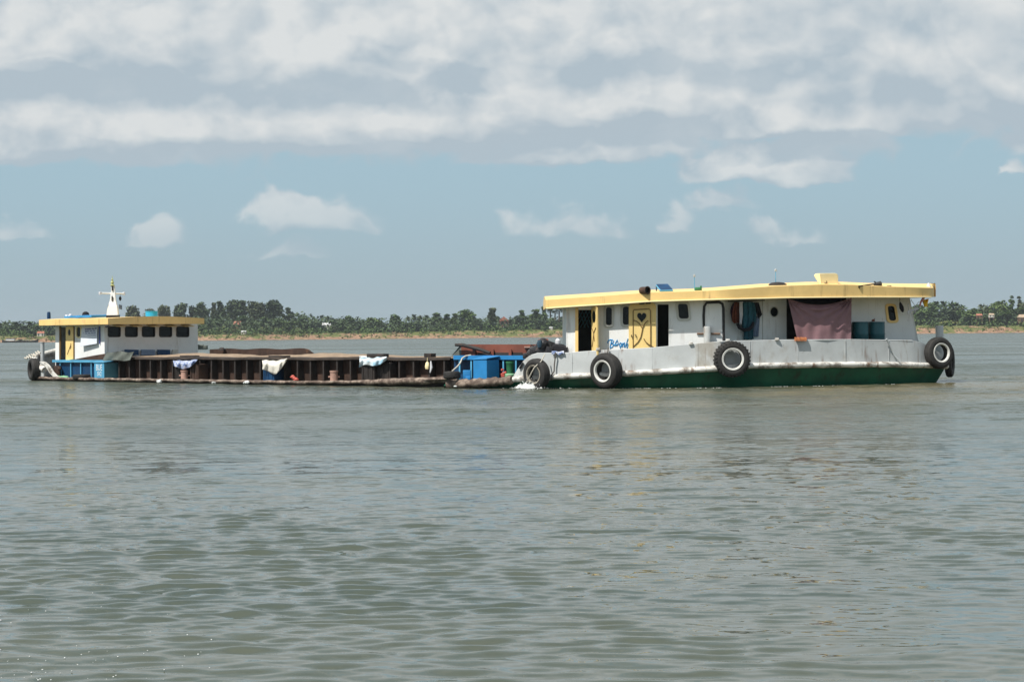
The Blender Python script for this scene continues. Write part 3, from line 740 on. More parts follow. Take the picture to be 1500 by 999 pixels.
house(1452, 461, 8, 24, 'plaster', 'roof_tan', 'little pale hut among bushes near the right edge', 0.6, 1.4)
house(1500, 465, 18, 18, 'wood', 'roof_tan', 'tan roofed timber house at the right edge of the photo', 1.4, 3.0)

def river_boat(px0, px1, py, label, cabin):
    a = at(px0, py, BANK - 8); b = at(px1, py, BANK - 8); L = (b.x - a.x); cx = (a.x + b.x) / 2; Y = BANK - 8
    root = thing('river_boat', label, 'boat', (cx, Y, 0), group='boats moored under the far bank')
    g = []
    for i in range(13):
        t = i / 12; hb = 1.1 * math.sin(math.pi * min(1, max(0, t * .94 + .03))) ** .5
        sh = 0.75 + 0.9 * (2 * t - 1) ** 4
        x = a.x + L * t
        g.append([Vector((x, Y - hb, sh)), Vector((x, Y - hb * .7, -.3)), Vector((x, Y + hb * .7, -.3)), Vector((x, Y + hb, sh)), Vector((x, Y, sh - .12))])
    mb = MB(); mb.sheet([row + [row[0]] for row in g]); mb.build('hull', 'iron', root)
    MB().box((cx, Y - 0.98, 1.0), (L * .7, 0.12, 0.16)).build('gunwale', 'rail', root)
    if cabin:
        MB().box((cx - L * .08, Y, 1.35), (L * .42, 1.5, 1.0)).build('cabin', 'white', root)
        MB().box((cx - L * .08, Y, 1.93), (L * .5, 1.9, 0.14)).build('roof', 'roof_red', root)
river_boat(3, 32, 500, 'white moored river boat with a red roof near the left edge', True)
river_boat(30, 56, 500, 'low dark moored boat left of the far barge stern', False)

# ================================================================== NEAR BARGE (right)
NEAR = [(-2.6, 65.35), (0.25, 63.75), (4.4, 62.5), (6.6, 62.4), (10.0, 63.55), (13.2, 65.1), (14.6, 66.3)]
def Yn(x): return lerp_tab(NEAR, x) if x > NEAR[0][0] else NEAR[0][1]
def Yc(x): return 66.05 + 0.055 * (x - 5)
def Rp(px, py, d=0.0):
    """point of the near barge, d metres behind its outer side, on the sight line of (px, py)"""
    xl, yl = lev(px, py); kx = (xl - 750) / F; Y = 63.0
    for _ in range(12): Y = Yn(kx * Y) + d
    return Vector((kx * Y, Y, CAMH + (HOR - yl) / F * Y))
def mirror(p): return Vector((p.x, 2 * Yc(p.x) - p.y, p.z))
RAILC = [(655, 563.5), (700, 561), (740, 558), (760, 554.5), (800, 552.5), (860, 550), (960, 545), (1030, 541), (1100, 536), (1200, 534.5), (1300, 534), (1350, 535), (1400, 537)]
BTOP = [(752, 551), (756, 544), (760, 538), (766, 529.5), (774, 521.5), (786, 517.5), (830, 517), (870, 514), (950, 510), (1000, 505.5), (1060, 500), (1150, 498), (1250, 497.5), (1342, 499), (1352, 502), (1365, 510), (1380, 518), (1400, 524)]
RB_TOP = [(799, 439.6), (850, 436), (900, 432.5), (950, 429), (1030, 426.5), (1056, 425), (1132, 419.6), (1200, 417), (1250, 417.4), (1286, 419.6), (1366, 422)]
RB_BOT = [(799, 451.6), (850, 448), (900, 445), (950, 441.5), (1030, 439), (1088, 437.7), (1154, 436), (1250, 435), (1366, 435)]
near_barge = thing('cargo_barge', 'larger grey and green barge with long yellow roofed cabin and tyres along its side', 'barge', (5.5, 65.5, 0))
NBp = near_barge
# --- hull below the rub rail
st = [650, 656, 664, 675, 690, 710, 735, 760, 790, 820, 860, 900, 955, 1000, 1050, 1100, 1150, 1200, 1250, 1300, 1340, 1362, 1376, 1385]
g = []
for px in st:
    a = Rp(px, lerp_tab(RAILC, px), 0.02); h = max(0.05, Yc(a.x) - a.y)
    zz = a.z - 0.03
    rk = .55 * max(0, (px - 1340) / 45); xb = a.x - rk
    bt_ = Vector((xb, a.y + min(.55, h * .7), -0.6)); bf_ = mirror(Vector((a.x, a.y + min(.55, h * .7), -0.6))); bf_.x = xb
    g.append([Vector((a.x, a.y, zz)), Vector((a.x - rk * .55, a.y + min(.22, h * .4), 0.0)), bt_, bf_, mirror(Vector((a.x, a.y, zz))), Vector((a.x, Yc(a.x), zz + .03)), Vector((a.x, a.y, zz))])
mb = MB(); mb.sheet(g)
mb.add(g[0][:5], [(0, 1, 2, 3, 4)]); mb.add(g[-1][:5], [(4, 3, 2, 1, 0)])
mb.build('hull', 'green', NBp)
# --- rub rail, worn foredeck edge, bulwark
def rail_pts(a, b, n): return [Rp(a + (b - a) * i / n, lerp_tab(RAILC, a + (b - a) * i / n), -0.04) for i in range(n + 1)]
pts = rail_pts(752, 1386, 60)
pts += [mirror(p) for p in reversed(pts)]
mb = MB(); mb.tube(pts, [0.092 + .012 * math.sin(i * 2.3) * math.sin(i * .7) for i in range(len(pts))], 10); mb.build('rub_rail', 'rail', NBp, smooth=60)
mb = MB(); P = rail_pts(656, 750, 24)
mb.tube(P, [0.13 + 0.035 * math.sin(i * 1.7) * math.sin(i * 0.6) + .03 * (1 - i / 24) for i in range(25)], 9); mb.build('deck_edge', 'oldrail', NBp, smooth=60)
def bulwark(pxs, side):
    g = []
    for px in pxs:
        lo = Rp(px, lerp_tab(RAILC, px) + 1, 0.0); hi = Rp(px, lerp_tab(BTOP, px), 0.07); hi.x = lo.x
        md = lo.lerp(hi, 0.5) + Vector((0, 0.012 * math.sin(px * .13), 0))
        row = [lo, md, hi]
        g.append(row if side > 0 else [mirror(p) for p in row])
    mb = MB(); mb.sheet(g, (0, 0.07 * side, 0)); mb.build('bulwark', 'bulwark', NBp, smooth=25)
bp = [752, 754, 757, 760, 763, 767, 771, 776, 782, 790, 805, 830, 860, 890, 920, 954, 956, 985, 1015, 1045, 1052, 1080, 1110, 1150, 1190, 1230, 1270, 1310, 1342, 1352, 1362, 1372, 1385]
bulwark(bp, 1); bulwark([p for p in bp if p > 840], -1)
e0 = Rp(1385, 520, .07); e1 = Rp(1385, 537, 0)
mb = MB(); mb.hexa([e1, mirror(e1), e1 + Vector((-.07, 0, 0)), mirror(e1) + Vector((-.07, 0, 0)), e0, mirror(e0), e0 + Vector((-.07, 0, 0)), mirror(e0) + Vector((-.07, 0, 0))]); mb.build('transom', 'bulwark', NBp, smooth=0)
for px in (838, 905, 955, 1022, 1098, 1168, 1238, 1302):
    mb = MB(); mb.tube([Rp(px, lerp_tab(RAILC, px) - 3, -.002), Rp(px, (lerp_tab(RAILC, px) + lerp_tab(BTOP, px)) / 2, .03), Rp(px, lerp_tab(BTOP, px) + .3, .068)], .010, 5); mb.build('weld_seam', 'bulwark', NBp, smooth=60)
mb = MB(); mb.tube([Rp(px, lerp_tab(BTOP, px) + .4, .10) for px in range(778, 1345, 9)], .022, 7); mb.build('bulwark_cap', 'bulwark', NBp, smooth=60)
# slot (fairlead) near the bow end
mb = MB(); mb.tube([Rp(761, 540, -.01), Rp(766, 531, -.0)], 0.035, 8); mb.build('fairlead', 'black', NBp)
# --- roof
rp = [799, 812, 830, 850, 875, 900, 925, 950, 975, 1000, 1030, 1046, 1056, 1080, 1105, 1132, 1165, 1200, 1250, 1286, 1320, 1345, 1358, 1364, 1367, 1369]
g = []; bots = []
for px in rp:
    d = 0.02 + (0.0 if px < 1358 else {1358: .03, 1364: .12, 1367: .3, 1369: .7}[px]) + .022 * math.sin(px * .11) * math.sin(px * .037)
    t = Rp(px, lerp_tab(RB_TOP, px), d); b = Rp(px, lerp_tab(RB_BOT, px), d); f = mirror(t)
    row = [t.lerp(f, q) + Vector((0, 0, 0.16 * math.sin(math.pi * q))) for q in (0, .06, .25, .5, .75, .94, 1)]
    g.append(row); bots.append(b.z - t.z)
mb = MB(); mb.sheet(g, lambda i, j: Vector((0, 0, bots[i] - 0.16 * math.sin(math.pi * (0, .06, .25, .5, .75, .94, 1)[j]))))
mb.build('roof', 'yellow', NBp, smooth=30, bevel=0)
# pale lower lip of the fascia
mb = MB(); mb.tube([Rp(px, lerp_tab(RB_BOT, px) + .3, .0) for px in range(800, 1366, 12)], 0.022, 6); mb.build('roof_lip', 'cream', NBp)
# --- cabin walls
def rb(u): return lerp_tab(RB_BOT, u) - 2.5
DW = 0.46
def fnA(u, v): return Rp(u, max(v, rb(u)) if v > 425 else rb(u), DW)
WIN = [(886.8, 896.8, 449.5, 477.5), (911.5, 922.5, 448.5, 476.5), (994, 1010, 444.5, 467.5)]
mb = MB()
mb.wall([832, 840, 855, 880, 905, 930, 954, 956, 985, 1020, 1040, 1060], [420, 500, 530], fnA, [(846, 868, 454, 527), (963, 979.5, 446, 527)] + WIN, (0, 0.07, 0))
mb.build('cabin_wall', 'white', NBp, smooth=20)
def fnB(u, v): return Rp(u, rb(u) if v < 425 else v, 1.05)
mb = MB(); mb.wall([1058, 1085, 1117, 1152], [420, 530], fnB, [], (0, .07, 0)); mb.build('cabin_wall', 'white', NBp, smooth=20)
def fnC(u, v):
    q = (u - 1240) / 90.0; vv = rb(u) if v < 425 else v
    return Rp(u + (vv - 437) / 60 * 12 * q, vv, 1.1)
CW = (1297.5, 1308.5, 447.5, 470.5)
mb = MB(); mb.wall([1240, 1280, 1330], [420, 500, 530], fnC, [CW], (0, .07, 0)); mb.build('cabin_wall', 'white', NBp, smooth=20)
def slab(a, b, c, d, off, name, m):
    mb = MB(); mb.prism([a, b, c, d], off); return mb.build(name, m, NBp, smooth=0)
a, b = Rp(832, 448, DW), Rp(832, 530, DW)
slab(a, b, b + Vector((0, 4.6, 0)), a + Vector((0, 4.6, 0)), (-.06, 0, 0), 'cabin_wall', 'white')
a, b = fnC(1330, 420), fnC(1330, 530)
slab(a, b, b + Vector((-.4, 2.0, 0)), a + Vector((-.4, 2.0, 0)), (.06, 0, 0), 'cabin_wall', 'white')
a, b = Rp(1059, 438, DW + .075), Rp(1059, 530, DW + .075)
slab(a, b, b + Vector((0.02, .9, 0)), a + Vector((.02, .9, 0)), (.05, 0, 0), 'cabin_wall', 'white')
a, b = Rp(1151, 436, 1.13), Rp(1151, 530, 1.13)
slab(a, b, b + Vector((0, 3.2, 0)), a + Vector((0, 3.2, 0)), (.06, 0, 0), 'shade_partition', 'dark')  # near-black slabs: the shade inside the cabin is put into their colour
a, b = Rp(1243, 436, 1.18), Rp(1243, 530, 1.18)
slab(a, b, b + Vector((0, 3.2, 0)), a + Vector((0, 3.2, 0)), (.06, 0, 0), 'shade_partition', 'dark')
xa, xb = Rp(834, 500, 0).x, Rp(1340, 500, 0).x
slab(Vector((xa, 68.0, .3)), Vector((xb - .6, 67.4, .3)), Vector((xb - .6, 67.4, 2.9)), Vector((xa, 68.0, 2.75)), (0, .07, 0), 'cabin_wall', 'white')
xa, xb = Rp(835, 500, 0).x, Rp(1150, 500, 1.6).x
slab(Vector((xa, 65.0, .2)), Vector((xb, 65.6, .2)), Vector((xb, 65.6, 2.95)), Vector((xa, 65.0, 2.68)), (0, .06, 0), 'shade_partition', 'dark')  # coloured near black to stand for the unlit room behind the doorways
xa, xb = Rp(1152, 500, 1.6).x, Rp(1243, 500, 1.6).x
slab(Vector((xa, 66.7, .2)), Vector((xb, 66.7, .2)), Vector((xb, 66.7, 2.95)), Vector((xa, 66.7, 2.95)), (0, .06, 0), 'shade_partition', 'dark')
# wall seams
for px in (1117,):
    mb = MB(); mb.tube([Rp(px, 438, 1.04), Rp(px, 500, 1.04)], .012, 6); mb.build('seam', 'seal', NBp)
# lattice seen through the first doorway
mb = MB()
for i in range(4):
    mb.tube([Rp(848 + i * 5, 455, 1.5), Rp(843 + i * 5 + 14, 480, 1.5)], .012, 5)
    mb.tube([Rp(848 + i * 5 + 6, 455, 1.53), Rp(848 + i * 5 - 8, 480, 1.53)], .012, 5)
mb.build('lattice', 'teal', NBp)
def window(cx0, cx1, cy0, cy1, d, parent, r=3.6, fr=2.6, frame='seal', skew=0.0, fn=None):
    fn = fn or (lambda u, v, e=0: Rp(u + skew * (v - cy1), v, d + e))
    outer = [fn(u, v, -.035) for u, v in rrect(cx0 - fr, cx1 + fr, cy0 - fr, cy1 + fr, r + 1.4)]
    inner = [fn(u, v, -.035) for u, v in rrect(cx0 + .7, cx1 - .7, cy0 + .7, cy1 - .7, r)]
    mb = MB(); mb.ring(outer, inner, (0, .07, 0)); fo = mb.build('window', frame, parent, smooth=40)
    mid = [fn(u, v, -.01) for u, v in rrect(cx0 + .9, cx1 - .9, cy0 + .9, cy1 - .9, r)]
    inn = [fn(u, v, -.01) for u, v in rrect(cx0 + 1.7, cx1 - 1.7, cy0 + 1.7, cy1 - 1.7, r - .7)]
    mb = MB(); mb.ring(mid, inn, (0, .03, 0)); mb.build('seal', 'black', fo, smooth=40)
    mb = MB(); mb.prism([fn(u, v, .012) for u, v in rrect(cx0 - .5, cx1 + .5, cy0 - .5, cy1 + .5, 1.5)], (0, .012, 0)); mb.build('pane', 'glass', fo, smooth=0)
    return fo
window(*WIN[0], DW, NBp); window(*WIN[1], DW, NBp)
window(*WIN[2], DW, NBp, skew=0.10)
def fnCw(u, v, e=0): p = fnC(u, v); return p + Vector((0, e, 0))
window(*CW, 1.1, NBp, frame='yellow', fn=fnCw)
# round porthole in the recessed wall
def circ(cx, cy, r, rx=1.0, n=20): return [(cx + r * rx * math.cos(2 * math.pi * i / n), cy + r * math.sin(2 * math.pi * i / n)) for i in range(n)]
mb = MB(); mb.ring([Rp(u, v, 1.02) for u, v in circ(1134, 457, 8.2, .8)], [Rp(u, v, 1.02) for u, v in circ(1134, 457, 6.8, .8)], (0, .05, 0)); fo = mb.build('porthole', 'seal', NBp)
mb = MB(); mb.prism([Rp(u, v, 1.035) for u, v in circ(1134, 457, 7, .8)], (0, .012, 0)); mb.build('pane', 'glass', fo, smooth=0)
# panel leaning in the recess opening (pale door with black seal)
mb = MB(); mb.prism([Rp(u, v, .475) for u, v in ((1032, 500), (1032, 452), (1033.5, 446.5), (1037, 444), (1053, 443.2), (1056.5, 445), (1057.5, 449), (1057.5, 500))], (0, .03, 0)); dr = mb.build('door', 'white', NBp, smooth=0)
mb = MB(); mb.tube([Rp(u, v, .47) for u, v in ((1031, 480), (1030.6, 462), (1031.5, 449), (1035, 443.6), (1053, 442.4), (1058, 445), (1059.5, 452), (1060, 500))], .045, 8); mb.build('seal', 'black', dr)
mb = MB(); mb.tube([Rp(1021, 489, .44), Rp(1055, 489, .44)], .03, 8); mb.build('grab_rail', 'wood' if 'wood' in MT else 'iron', NBp)
# --- swung-open yellow door with the heart window
door = None
def dz(u, v, e=0.0): return Rp(u, v, .40 + e)
mb = MB(); mb.prism([dz(u, v) for u, v in ((921, 513), (921, 450), (923, 446.5), (927, 445.3), (955, 444), (959, 445.2), (961, 449), (961, 513))], (0, .05, 0)); door = mb.build('door', 'yellow_door', NBp, smooth=0)
def strokes(name, lst, r, m, parent, fn, n=6):
    mb = MB()
    for L in lst: mb.tube([fn(u, v) for u, v in L], r, n)
    return mb.build(name, m, parent, smooth=60)
strokes('groove', [[(927.3, 511), (927.3, 456), (928.5, 453.8), (951, 452.6), (952.8, 455), (952.8, 508)],
                   [(927.5, 469), (932, 470.5), (936.5, 474), (939.8, 479.5)],
                   [(949, 469.5), (944.5, 473.5), (941.5, 479), (940, 487), (938.5, 494), (934.5, 501), (928, 507.5)],
                   [(942.8, 496), (946, 501), (950, 504.5), (957.5, 508.8)]], .014, 'groove', door, lambda u, v: dz(u, v, -.004))
heart = []
for i in range(28):
    t = 2 * math.pi * i / 28
    hx = 16 * math.sin(t) ** 3; hy = 13 * math.cos(t) - 5 * math.cos(2 * t) - 2 * math.cos(3 * t) - math.cos(4 * t)
    heart.append((939.9 + hx * .42, 464.3 - hy * .50))
mb = MB(); mb.prism([dz(u, v, -.012) for u, v in heart], (0, .03, 0)); mb.build('heart_window', 'glass', door, smooth=0)
strokes('handle', [[(931.5, 494), (931.5, 490.5), (929.5, 490.2)], [(925, 490.5), (925, 494)]], .014, 'iron', door, lambda u, v: dz(u, v, -.03))
mb = MB(); mb.box(Rp(940, 444.2, .40), (.16, .06, .07)); mb.box(Rp(949, 443.6, .40), (.16, .06, .07)); mb.build('hinge', 'black', door, smooth=0)
# --- first doorway: yellow frame and door ajar
mb = MB()
for (u0, u1) in ((842.5, 847),):
    a, b, c, d = Rp(u0, 451, DW - .03), Rp(u1, 451, DW - .03), Rp(u1, 520, DW - .03), Rp(u0, 520, DW - .03)
    mb.prism([a, b, c, d], (0, .16, 0))
mb.build('door_frame', 'yellow', NBp, smooth=0, bevel=.01)
A_, B_ = Rp(866.5, 500, DW - .02), Rp(874.5, 500, DW - .46)
def da(q, v, e=0.0):
    p = A_.lerp(B_, q); z = Rp(870, v, DW - .2).z
    n = (B_ - A_).cross(Vector((0, 0, 1))).normalized()
    return Vector((p.x, p.y, z)) + n * e
mb = MB(); mb.prism([da(q, v) for q, v in ((0, 520), (0, 452), (.15, 450), (.8, 448.5), (1, 452), (1, 520))], (B_ - A_).cross(Vector((0, 0, 1))).normalized() * -.045)
dr = mb.build('door', 'yellow_door', NBp, smooth=0)
mb = MB(); mb.prism([da(.5 + .28 * math.sin(t) , 464 - 9 * math.cos(t), .008) for t in [2 * math.pi * i / 14 for i in range(14)]], (B_ - A_).cross(Vector((0, 0, 1))).normalized() * -.02); mb.build('heart_window', 'glass', dr, smooth=0)
strokes('groove', [[(.85, 480), (.5, 487), (.3, 500), (.15, 508)], [(.1, 480), (.45, 488), (.6, 500)]], .012, 'groove', dr, lambda u, v: da(u, v, .012))
# --- blue script painted on the wall
def sc(lst): return [(825 + x / 11.1, 430 + y / 11.1) for x, y in lst]
strokes('lettering', [sc(q) for q in (
    [(728, 812), (722, 790), (735, 762), (765, 748), (800, 752), (818, 772), (806, 800), (775, 815), (800, 818), (815, 838), (800, 868), (770, 880)],
    [(785, 760), (772, 820), (762, 870), (768, 900)],
    [(812, 826), (850, 832), (895, 822), (880, 842), (830, 846), (812, 826)], [(845, 815), (862, 780), (878, 752), (886, 785), (893, 812)],
    [(950, 812), (925, 800), (908, 830), (915, 858), (940, 845), (950, 812), (940, 850), (925, 882), (930, 893)],
    [(972, 800), (955, 872), (975, 820), (1000, 795), (1000, 825), (985, 870), (1000, 862)],
    [(1052, 735), (1035, 790), (1012, 872), (1030, 830), (1050, 815), (1050, 845), (1036, 885), (1052, 880)])], .017, 'script', NBp, lambda u, v: Rp(u, v, DW - .006))
# --- fixed posts
def post(px, y0, y1, d, rpx, name, m, parent=NBp):
    p = Rp(px, y0, d); q = Rp(px, y1, d); r = rpx / F * p.y
    mb = MB(); mb.lathe([(r * .96, q.z), (r, q.z + .02), (r, p.z - .03), (r * .9, p.z)], Matrix.Translation((p.x, p.y, 0)), 16)
    return mb.build(name, m, parent)
post(1036, 478, 530, .32, 5.4, 'bollard', 'bulwark'); post(1376, 477, 530, .45, 5.8, 'bollard', 'bulwark')
for px, py in ((876, 511.5), (1012, 503), (1066, 498.5), (1138, 497)):
    mb = MB(); p = Rp(px, py, .05); mb.box(p, (.13, .10, .09)); mb.build('cleat', 'rail', NBp, bevel=.02)
# --- things fixed on the roof
def roofz(px, d=0.5): 
    t = Rp(px, lerp_tab(RB_TOP, px), 0.02); f = mirror(t); q = d / max(.1, (f.y - t.y))
    return t.z + .16 * math.sin(math.pi * q)
p = Rp(944.5, 425.6, .02); ez = roofz(944, .3)
ax = Vector((.62, -.78, 0.02)).normalized(); M_ = Matrix.Translation(p) @ ax.to_track_quat('Z', 'Y').to_matrix().to_4x4()
mb = MB(); mb.lathe([(.10, -.17), (.118, -.15), (.118, .10), (.13, .11), (.13, .135), (.10, .135), (.095, -.12)], M_, 20); ex = mb.build('exhaust_pipe', 'rustplate', NBp, smooth=40)
mb = MB(); mb.tube([(p.x - .05, p.y + .15, ez - .1), (p.x - .05, p.y + .12, p.z)], .08, 12); mb.build('pipe_riser', 'rustplate', ex)
mb = MB(); mb.lathe([(.094, .03), (.094, .04)], M_, 18); mb.build('pipe_mouth', 'black', ex, smooth=0)
a = [Rp(961.5, 418.5, 1.0), Rp(978, 418.2, 1.0), Rp(985, 428, .35), Rp(968, 429, .35)]
a[2].z = roofz(985, .35) + .03; a[3].z = roofz(968, .35) + .03
mb = MB(); mb.prism(a, (0, .02, .05)); hp = mb.build('roof_panel', 'blue_dark', NBp, smooth=0)
mb = MB(); mb.tube(a, .025, 6, closed=True); mb.build('frame', 'blue_light', hp)
mb = MB(); 
for q in (a[0], a[1]): mb.tube([q, Vector((q.x, q.y + .05, roofz(970, 1.0)))], .02, 6)
mb.build('strut', 'blue_dark', hp)
def antenna(px, py, d, base_m):
    p = Rp(px, py, d); z = roofz(px, d)
    mb = MB(); mb.tube([(p.x, p.y, z - .02), (p.x, p.y, p.z)], .011, 6); o = mb.build('antenna', 'blue_light', NBp)
    mb = MB(); mb.lathe([(.0, -.05), (.035, -.02), (.035, .03), (0, .05)], Matrix.Translation((p.x, p.y, p.z)), 8, cap=False); mb.build('antenna_tip', 'grey', o)
antenna(1017, 404, .7, None); antenna(1136, 396, .7, None)
p = Rp(1022, 425, .5); mb = MB(); mb.box((p.x, p.y, roofz(1022, .5) + .05), (.2, .12, .10)); mb.box((p.x + .1, p.y, roofz(1022, .5) + .07), (.06, .06, .16)); mb.build('antenna_base', 'greenpl', NBp, bevel=.02)
p = Rp(1139, 417.5, .6); z = roofz(1139, .6)
mb = MB(); mb.lathe([(.30, z - .03), (.29, z + .03), (.20, z + .08), (.05, z + .10)], Matrix.Translation((p.x, p.y, 0)) @ Matrix.Diagonal((1, .6, 1, 1)), 20); mb.build('roof_hatch', 'iron', NBp)
# cream ventilator housing with an open flap
def vz(u, v, e=0.0): return Rp(u, v, .35 + e)
o_ = [vz(u, v) for u, v in ((1203, 420), (1201, 400.5), (1223, 400.3), (1226.5, 401.5), (1227.8, 404.5), (1227.8, 420))]
mb = MB(); mb.prism(o_, (0, .5, 0)); vt = mb.build('ventilator', 'cream', NBp, smooth=0, bevel=.015)
a_ = [vz(1203, 417, -.01), vz(1201, 400.5, -.01), vz(1195, 401, .22), vz(1192.5, 403, .3), vz(1193, 405, .3), vz(1200, 416, .05)]
mb = MB(); mb.prism(a_, (.0, .03, .0)); mb.build('flap', 'cream', vt, smooth=0)
mb = MB(); mb.box(vz(1205.5, 417.6, -.01), (.05, .03, .04)); mb.build('bolt', 'black', vt); mb = MB(); mb.box(vz(1224.5, 417.6, -.01), (.05, .03, .04)); mb.build('bolt', 'black', vt)
strokes('latch', [[(1211, 415), (1211, 411.5)], [(1208, 415), (1211, 415)]], .012, 'groove', vt, lambda u, v: vz(u, v, -.01))
# spotlight on a bracket
mb = MB(); mb.tube([Rp(1258, 419.5, -.02), Rp(1270, 417.6, .1), Rp(1282, 416, .2)], .022, 8); mb.tube([Rp(1258, 419.5, -.02), Rp(1258.5, 423, .03)], .02, 6); sp = mb.build('light_bracket', 'iron', NBp)
mb = MB(); pp = Rp(1286, 416.5, .25); mb.lathe([(.05, -.14), (.075, -.04), (.085, .1), (.06, .12)], Matrix.Translation(pp) @ Matrix.Rotation(R(80), 4, 'Y'), 12); mb.tube([pp + Vector((0, 0, .02)), pp + Vector((-.13, 0, .09))], .02, 6); mb.build('spotlight', 'black', sp)
p = Rp(1302, 419, .2); mb = MB(); mb.box((p.x, p.y, p.z - .03), (.16, .1, .09)); mb.build('roof_cleat', 'iron', NBp, bevel=.02)

# --- foredeck: blue coaming rail, posts, dark side plate, red coaming
def bx(px0, px1, y0, y1, d, th, name, m, bevel=0.0, parent=NBp):
    mb = MB(); n = 6
    g = [[Rp(px0 + (px1 - px0) * i / n, y, d) for y in (y0, (y0 + y1) / 2, y1)] for i in range(n + 1)]
    mb.sheet(g, (0, th, 0)); return mb.build(name, m, parent, smooth=20, bevel=bevel)
bx(664, 790, 520.8, 526.8, .80, .35, 'coaming_rail', 'blue')
bx(665, 800, 524, 560, 1.16, .06, 'coaming_plate', 'blue_dark')
for px in (673, 690, 737, 755.5, 772):
    bx(px - 1.1, px + 1.1, 526, 556, .84, .06, 'coaming_stiffener', 'blue_light')
bx(674, 800, 504.5, 524, 1.5, .07, 'hatch_coaming', 'redplate')
mb = MB(); mb.prism([Rp(661, 521.5, 1.45), Rp(674, 506, 1.45), Rp(675.5, 506, 1.5), Rp(675.5, 522, 1.5)], (0, 1.6, 0)); mb.build('hatch_coaming', 'greytarp', NBp, smooth=0)
for px in (694, 721, 747, 771):
    bx(px - 2.0, px + 2.0, 511 if px < 760 else 508, 522, 1.40, .1, 'coaming_bracket', 'redplate')
bx(768, 778, 507.5, 509.5, 1.3, .2, 'coaming_cap', 'pink')
bx(700, 765, 516.5, 520.5, 1.485, .02, 'coaming_slot', 'dark')
mb = MB(); mb.tube([Rp(667, 505.2, 1.3), Rp(678, 505.6, 1.3), Rp(700, 511, 1.3), Rp(718, 517, 1.3)], [.05, .06, .06, .05], 8); solo(mb, 'pipe', 'iron', 'dark pipe leaning over the red coaming of the near barge foredeck', 'pipe')

# ================================================================== loose things on the near barge
def locker():
    c = Rp(713, 552, .05); W_, D_, Hh = .72, .68, 0.0
    zt = Rp(713, 527.5, .05).z; zb = Rp(713, 557, .05).z
    root = thing('storage_locker', 'bright blue steel storage locker on the near barge foredeck', 'locker', (c.x, c.y, zb))
    e1 = Vector((-math.cos(R(44)), math.sin(R(44)), 0)); e2 = Vector((math.cos(R(50)), math.sin(R(50)), 0))
    w1, w2 = 0.62, 0.62
    q = [c, c + e1 * w1, c + e1 * w1 + e2 * w2, c + e2 * w2]
    mb = MB(); mb.prism([Vector((p.x, p.y, zb)) for p in q], (0, 0, zt - zb)); mb.build('body', 'blue', root, smooth=0, bevel=.012)
    m_ = sum(q, Vector()) / 4
    ql = [m_ + (p - m_) * 1.06 for p in q]
    zz = [zt + .02, zt - .0, zt + .10, zt + .09]
    mb = MB(); P = [Vector((p.x, p.y, z)) for p, z in zip(ql, zz)]; mb.prism(P, (0, 0, .04)); mb.build('lid', 'blue', root, smooth=0, bevel=.01)
    return root
locker()
bx2 = Rp(684, 552, .5); mb = MB(); mb.box(bx2 + Vector((0, 0, .05)), (.26, .3, .34)); mb.box(bx2 + Vector((.04, -.12, -.06)), (.16, .14, .16)); solo(mb, 'toolbox', 'blue', 'small blue box half hidden left of the blue storage locker', 'box', bevel=.015)
p = Rp(747, 553, .45); r = .125
bk = thing('bucket', 'dark green bucket on the near barge foredeck', 'bucket', p)
z0, z1 = 0.0, Rp(747, 529.5, .45).z - p.z
mb = MB(); M_ = Matrix.Translation(p); mb.lathe([(r * .82, z0 + .12), (r * .86, z0 + .2), (r, z1 - .06), (r * 1.06, z1 - .05), (r * 1.06, z1), (r * .9, z1), (r * .9, z1 - .03)], M_, 18); mb.build('body', 'greenpl', bk)
mb = MB(); mb.lathe([(r * 1.3, z0), (r * 1.35, z0 + .1), (r * 1.1, z0 + .13)], M_, 18); mb.build('basin', 'palegreen', bk)
mb = MB()
for i in range(7):
    c = Rp(738 + random.uniform(-3, 3.5), 545 + random.uniform(-5, 8), .4); mb.lathe([(.03, -.05), (.055, 0), (.03, .05)], Matrix.Translation(c) @ Euler((random.random(), random.random(), 0)).to_matrix().to_4x4(), 8)
solo(mb, 'rag_heap', 'red', 'small heap of red rags and cups between the blue locker and the green bucket', 'rags')
mb = MB(); mb.tube([Rp(660, 549.5, .1), Rp(663, 543, .15), Rp(670, 537, .2), Rp(674, 532, .5), Rp(677, 525, .72), Rp(682, 521.5, .75), Rp(690, 520.3, .9)], .028, 7); solo(mb, 'rope', 'rope', 'pale mooring rope running up to the blue rail on the near barge foredeck', 'rope', smooth=60)
# engine on the bow
ep = Rp(793, 517, .45)
eng = thing('engine', 'dark oily engine standing on the near barge bow left of the cabin', 'engine', ep)
mb = MB(); mb.lathe([(.06, -.20), (.17, -.17), (.19, -.05), (.19, .08), (.10, .14), (.05, .20)], Matrix.Translation(Rp(795, 504.5, .40)) @ Matrix.Rotation(R(70), 4, 'X') @ Matrix.Rotation(R(20), 4, 'Y'), 18); mb.build('flywheel', 'engine', eng)
mb = MB(); mb.box(Rp(800, 508, .55), (.42, .34, .40), Euler((0, .3, .3)).to_matrix()); mb.box(Rp(788, 511, .5), (.34, .3, .24), Euler((.1, -.3, .2)).to_matrix()); mb.build('engine_block', 'engine', eng, bevel=.03)
mb = MB(); mb.lathe([(.06, -.12), (.085, 0), (.06, .12)], Matrix.Translation(Rp(790.5, 503.5, .22)), 12); mb.build('fuel_filter', 'engine_blue', eng)
mb = MB(); mb.tube([Rp(803, 498.5, .5), Rp(794, 496.8, .45), Rp(788, 499.5, .4)], .04, 8); mb.build('intake_pipe', 'redplate', eng)
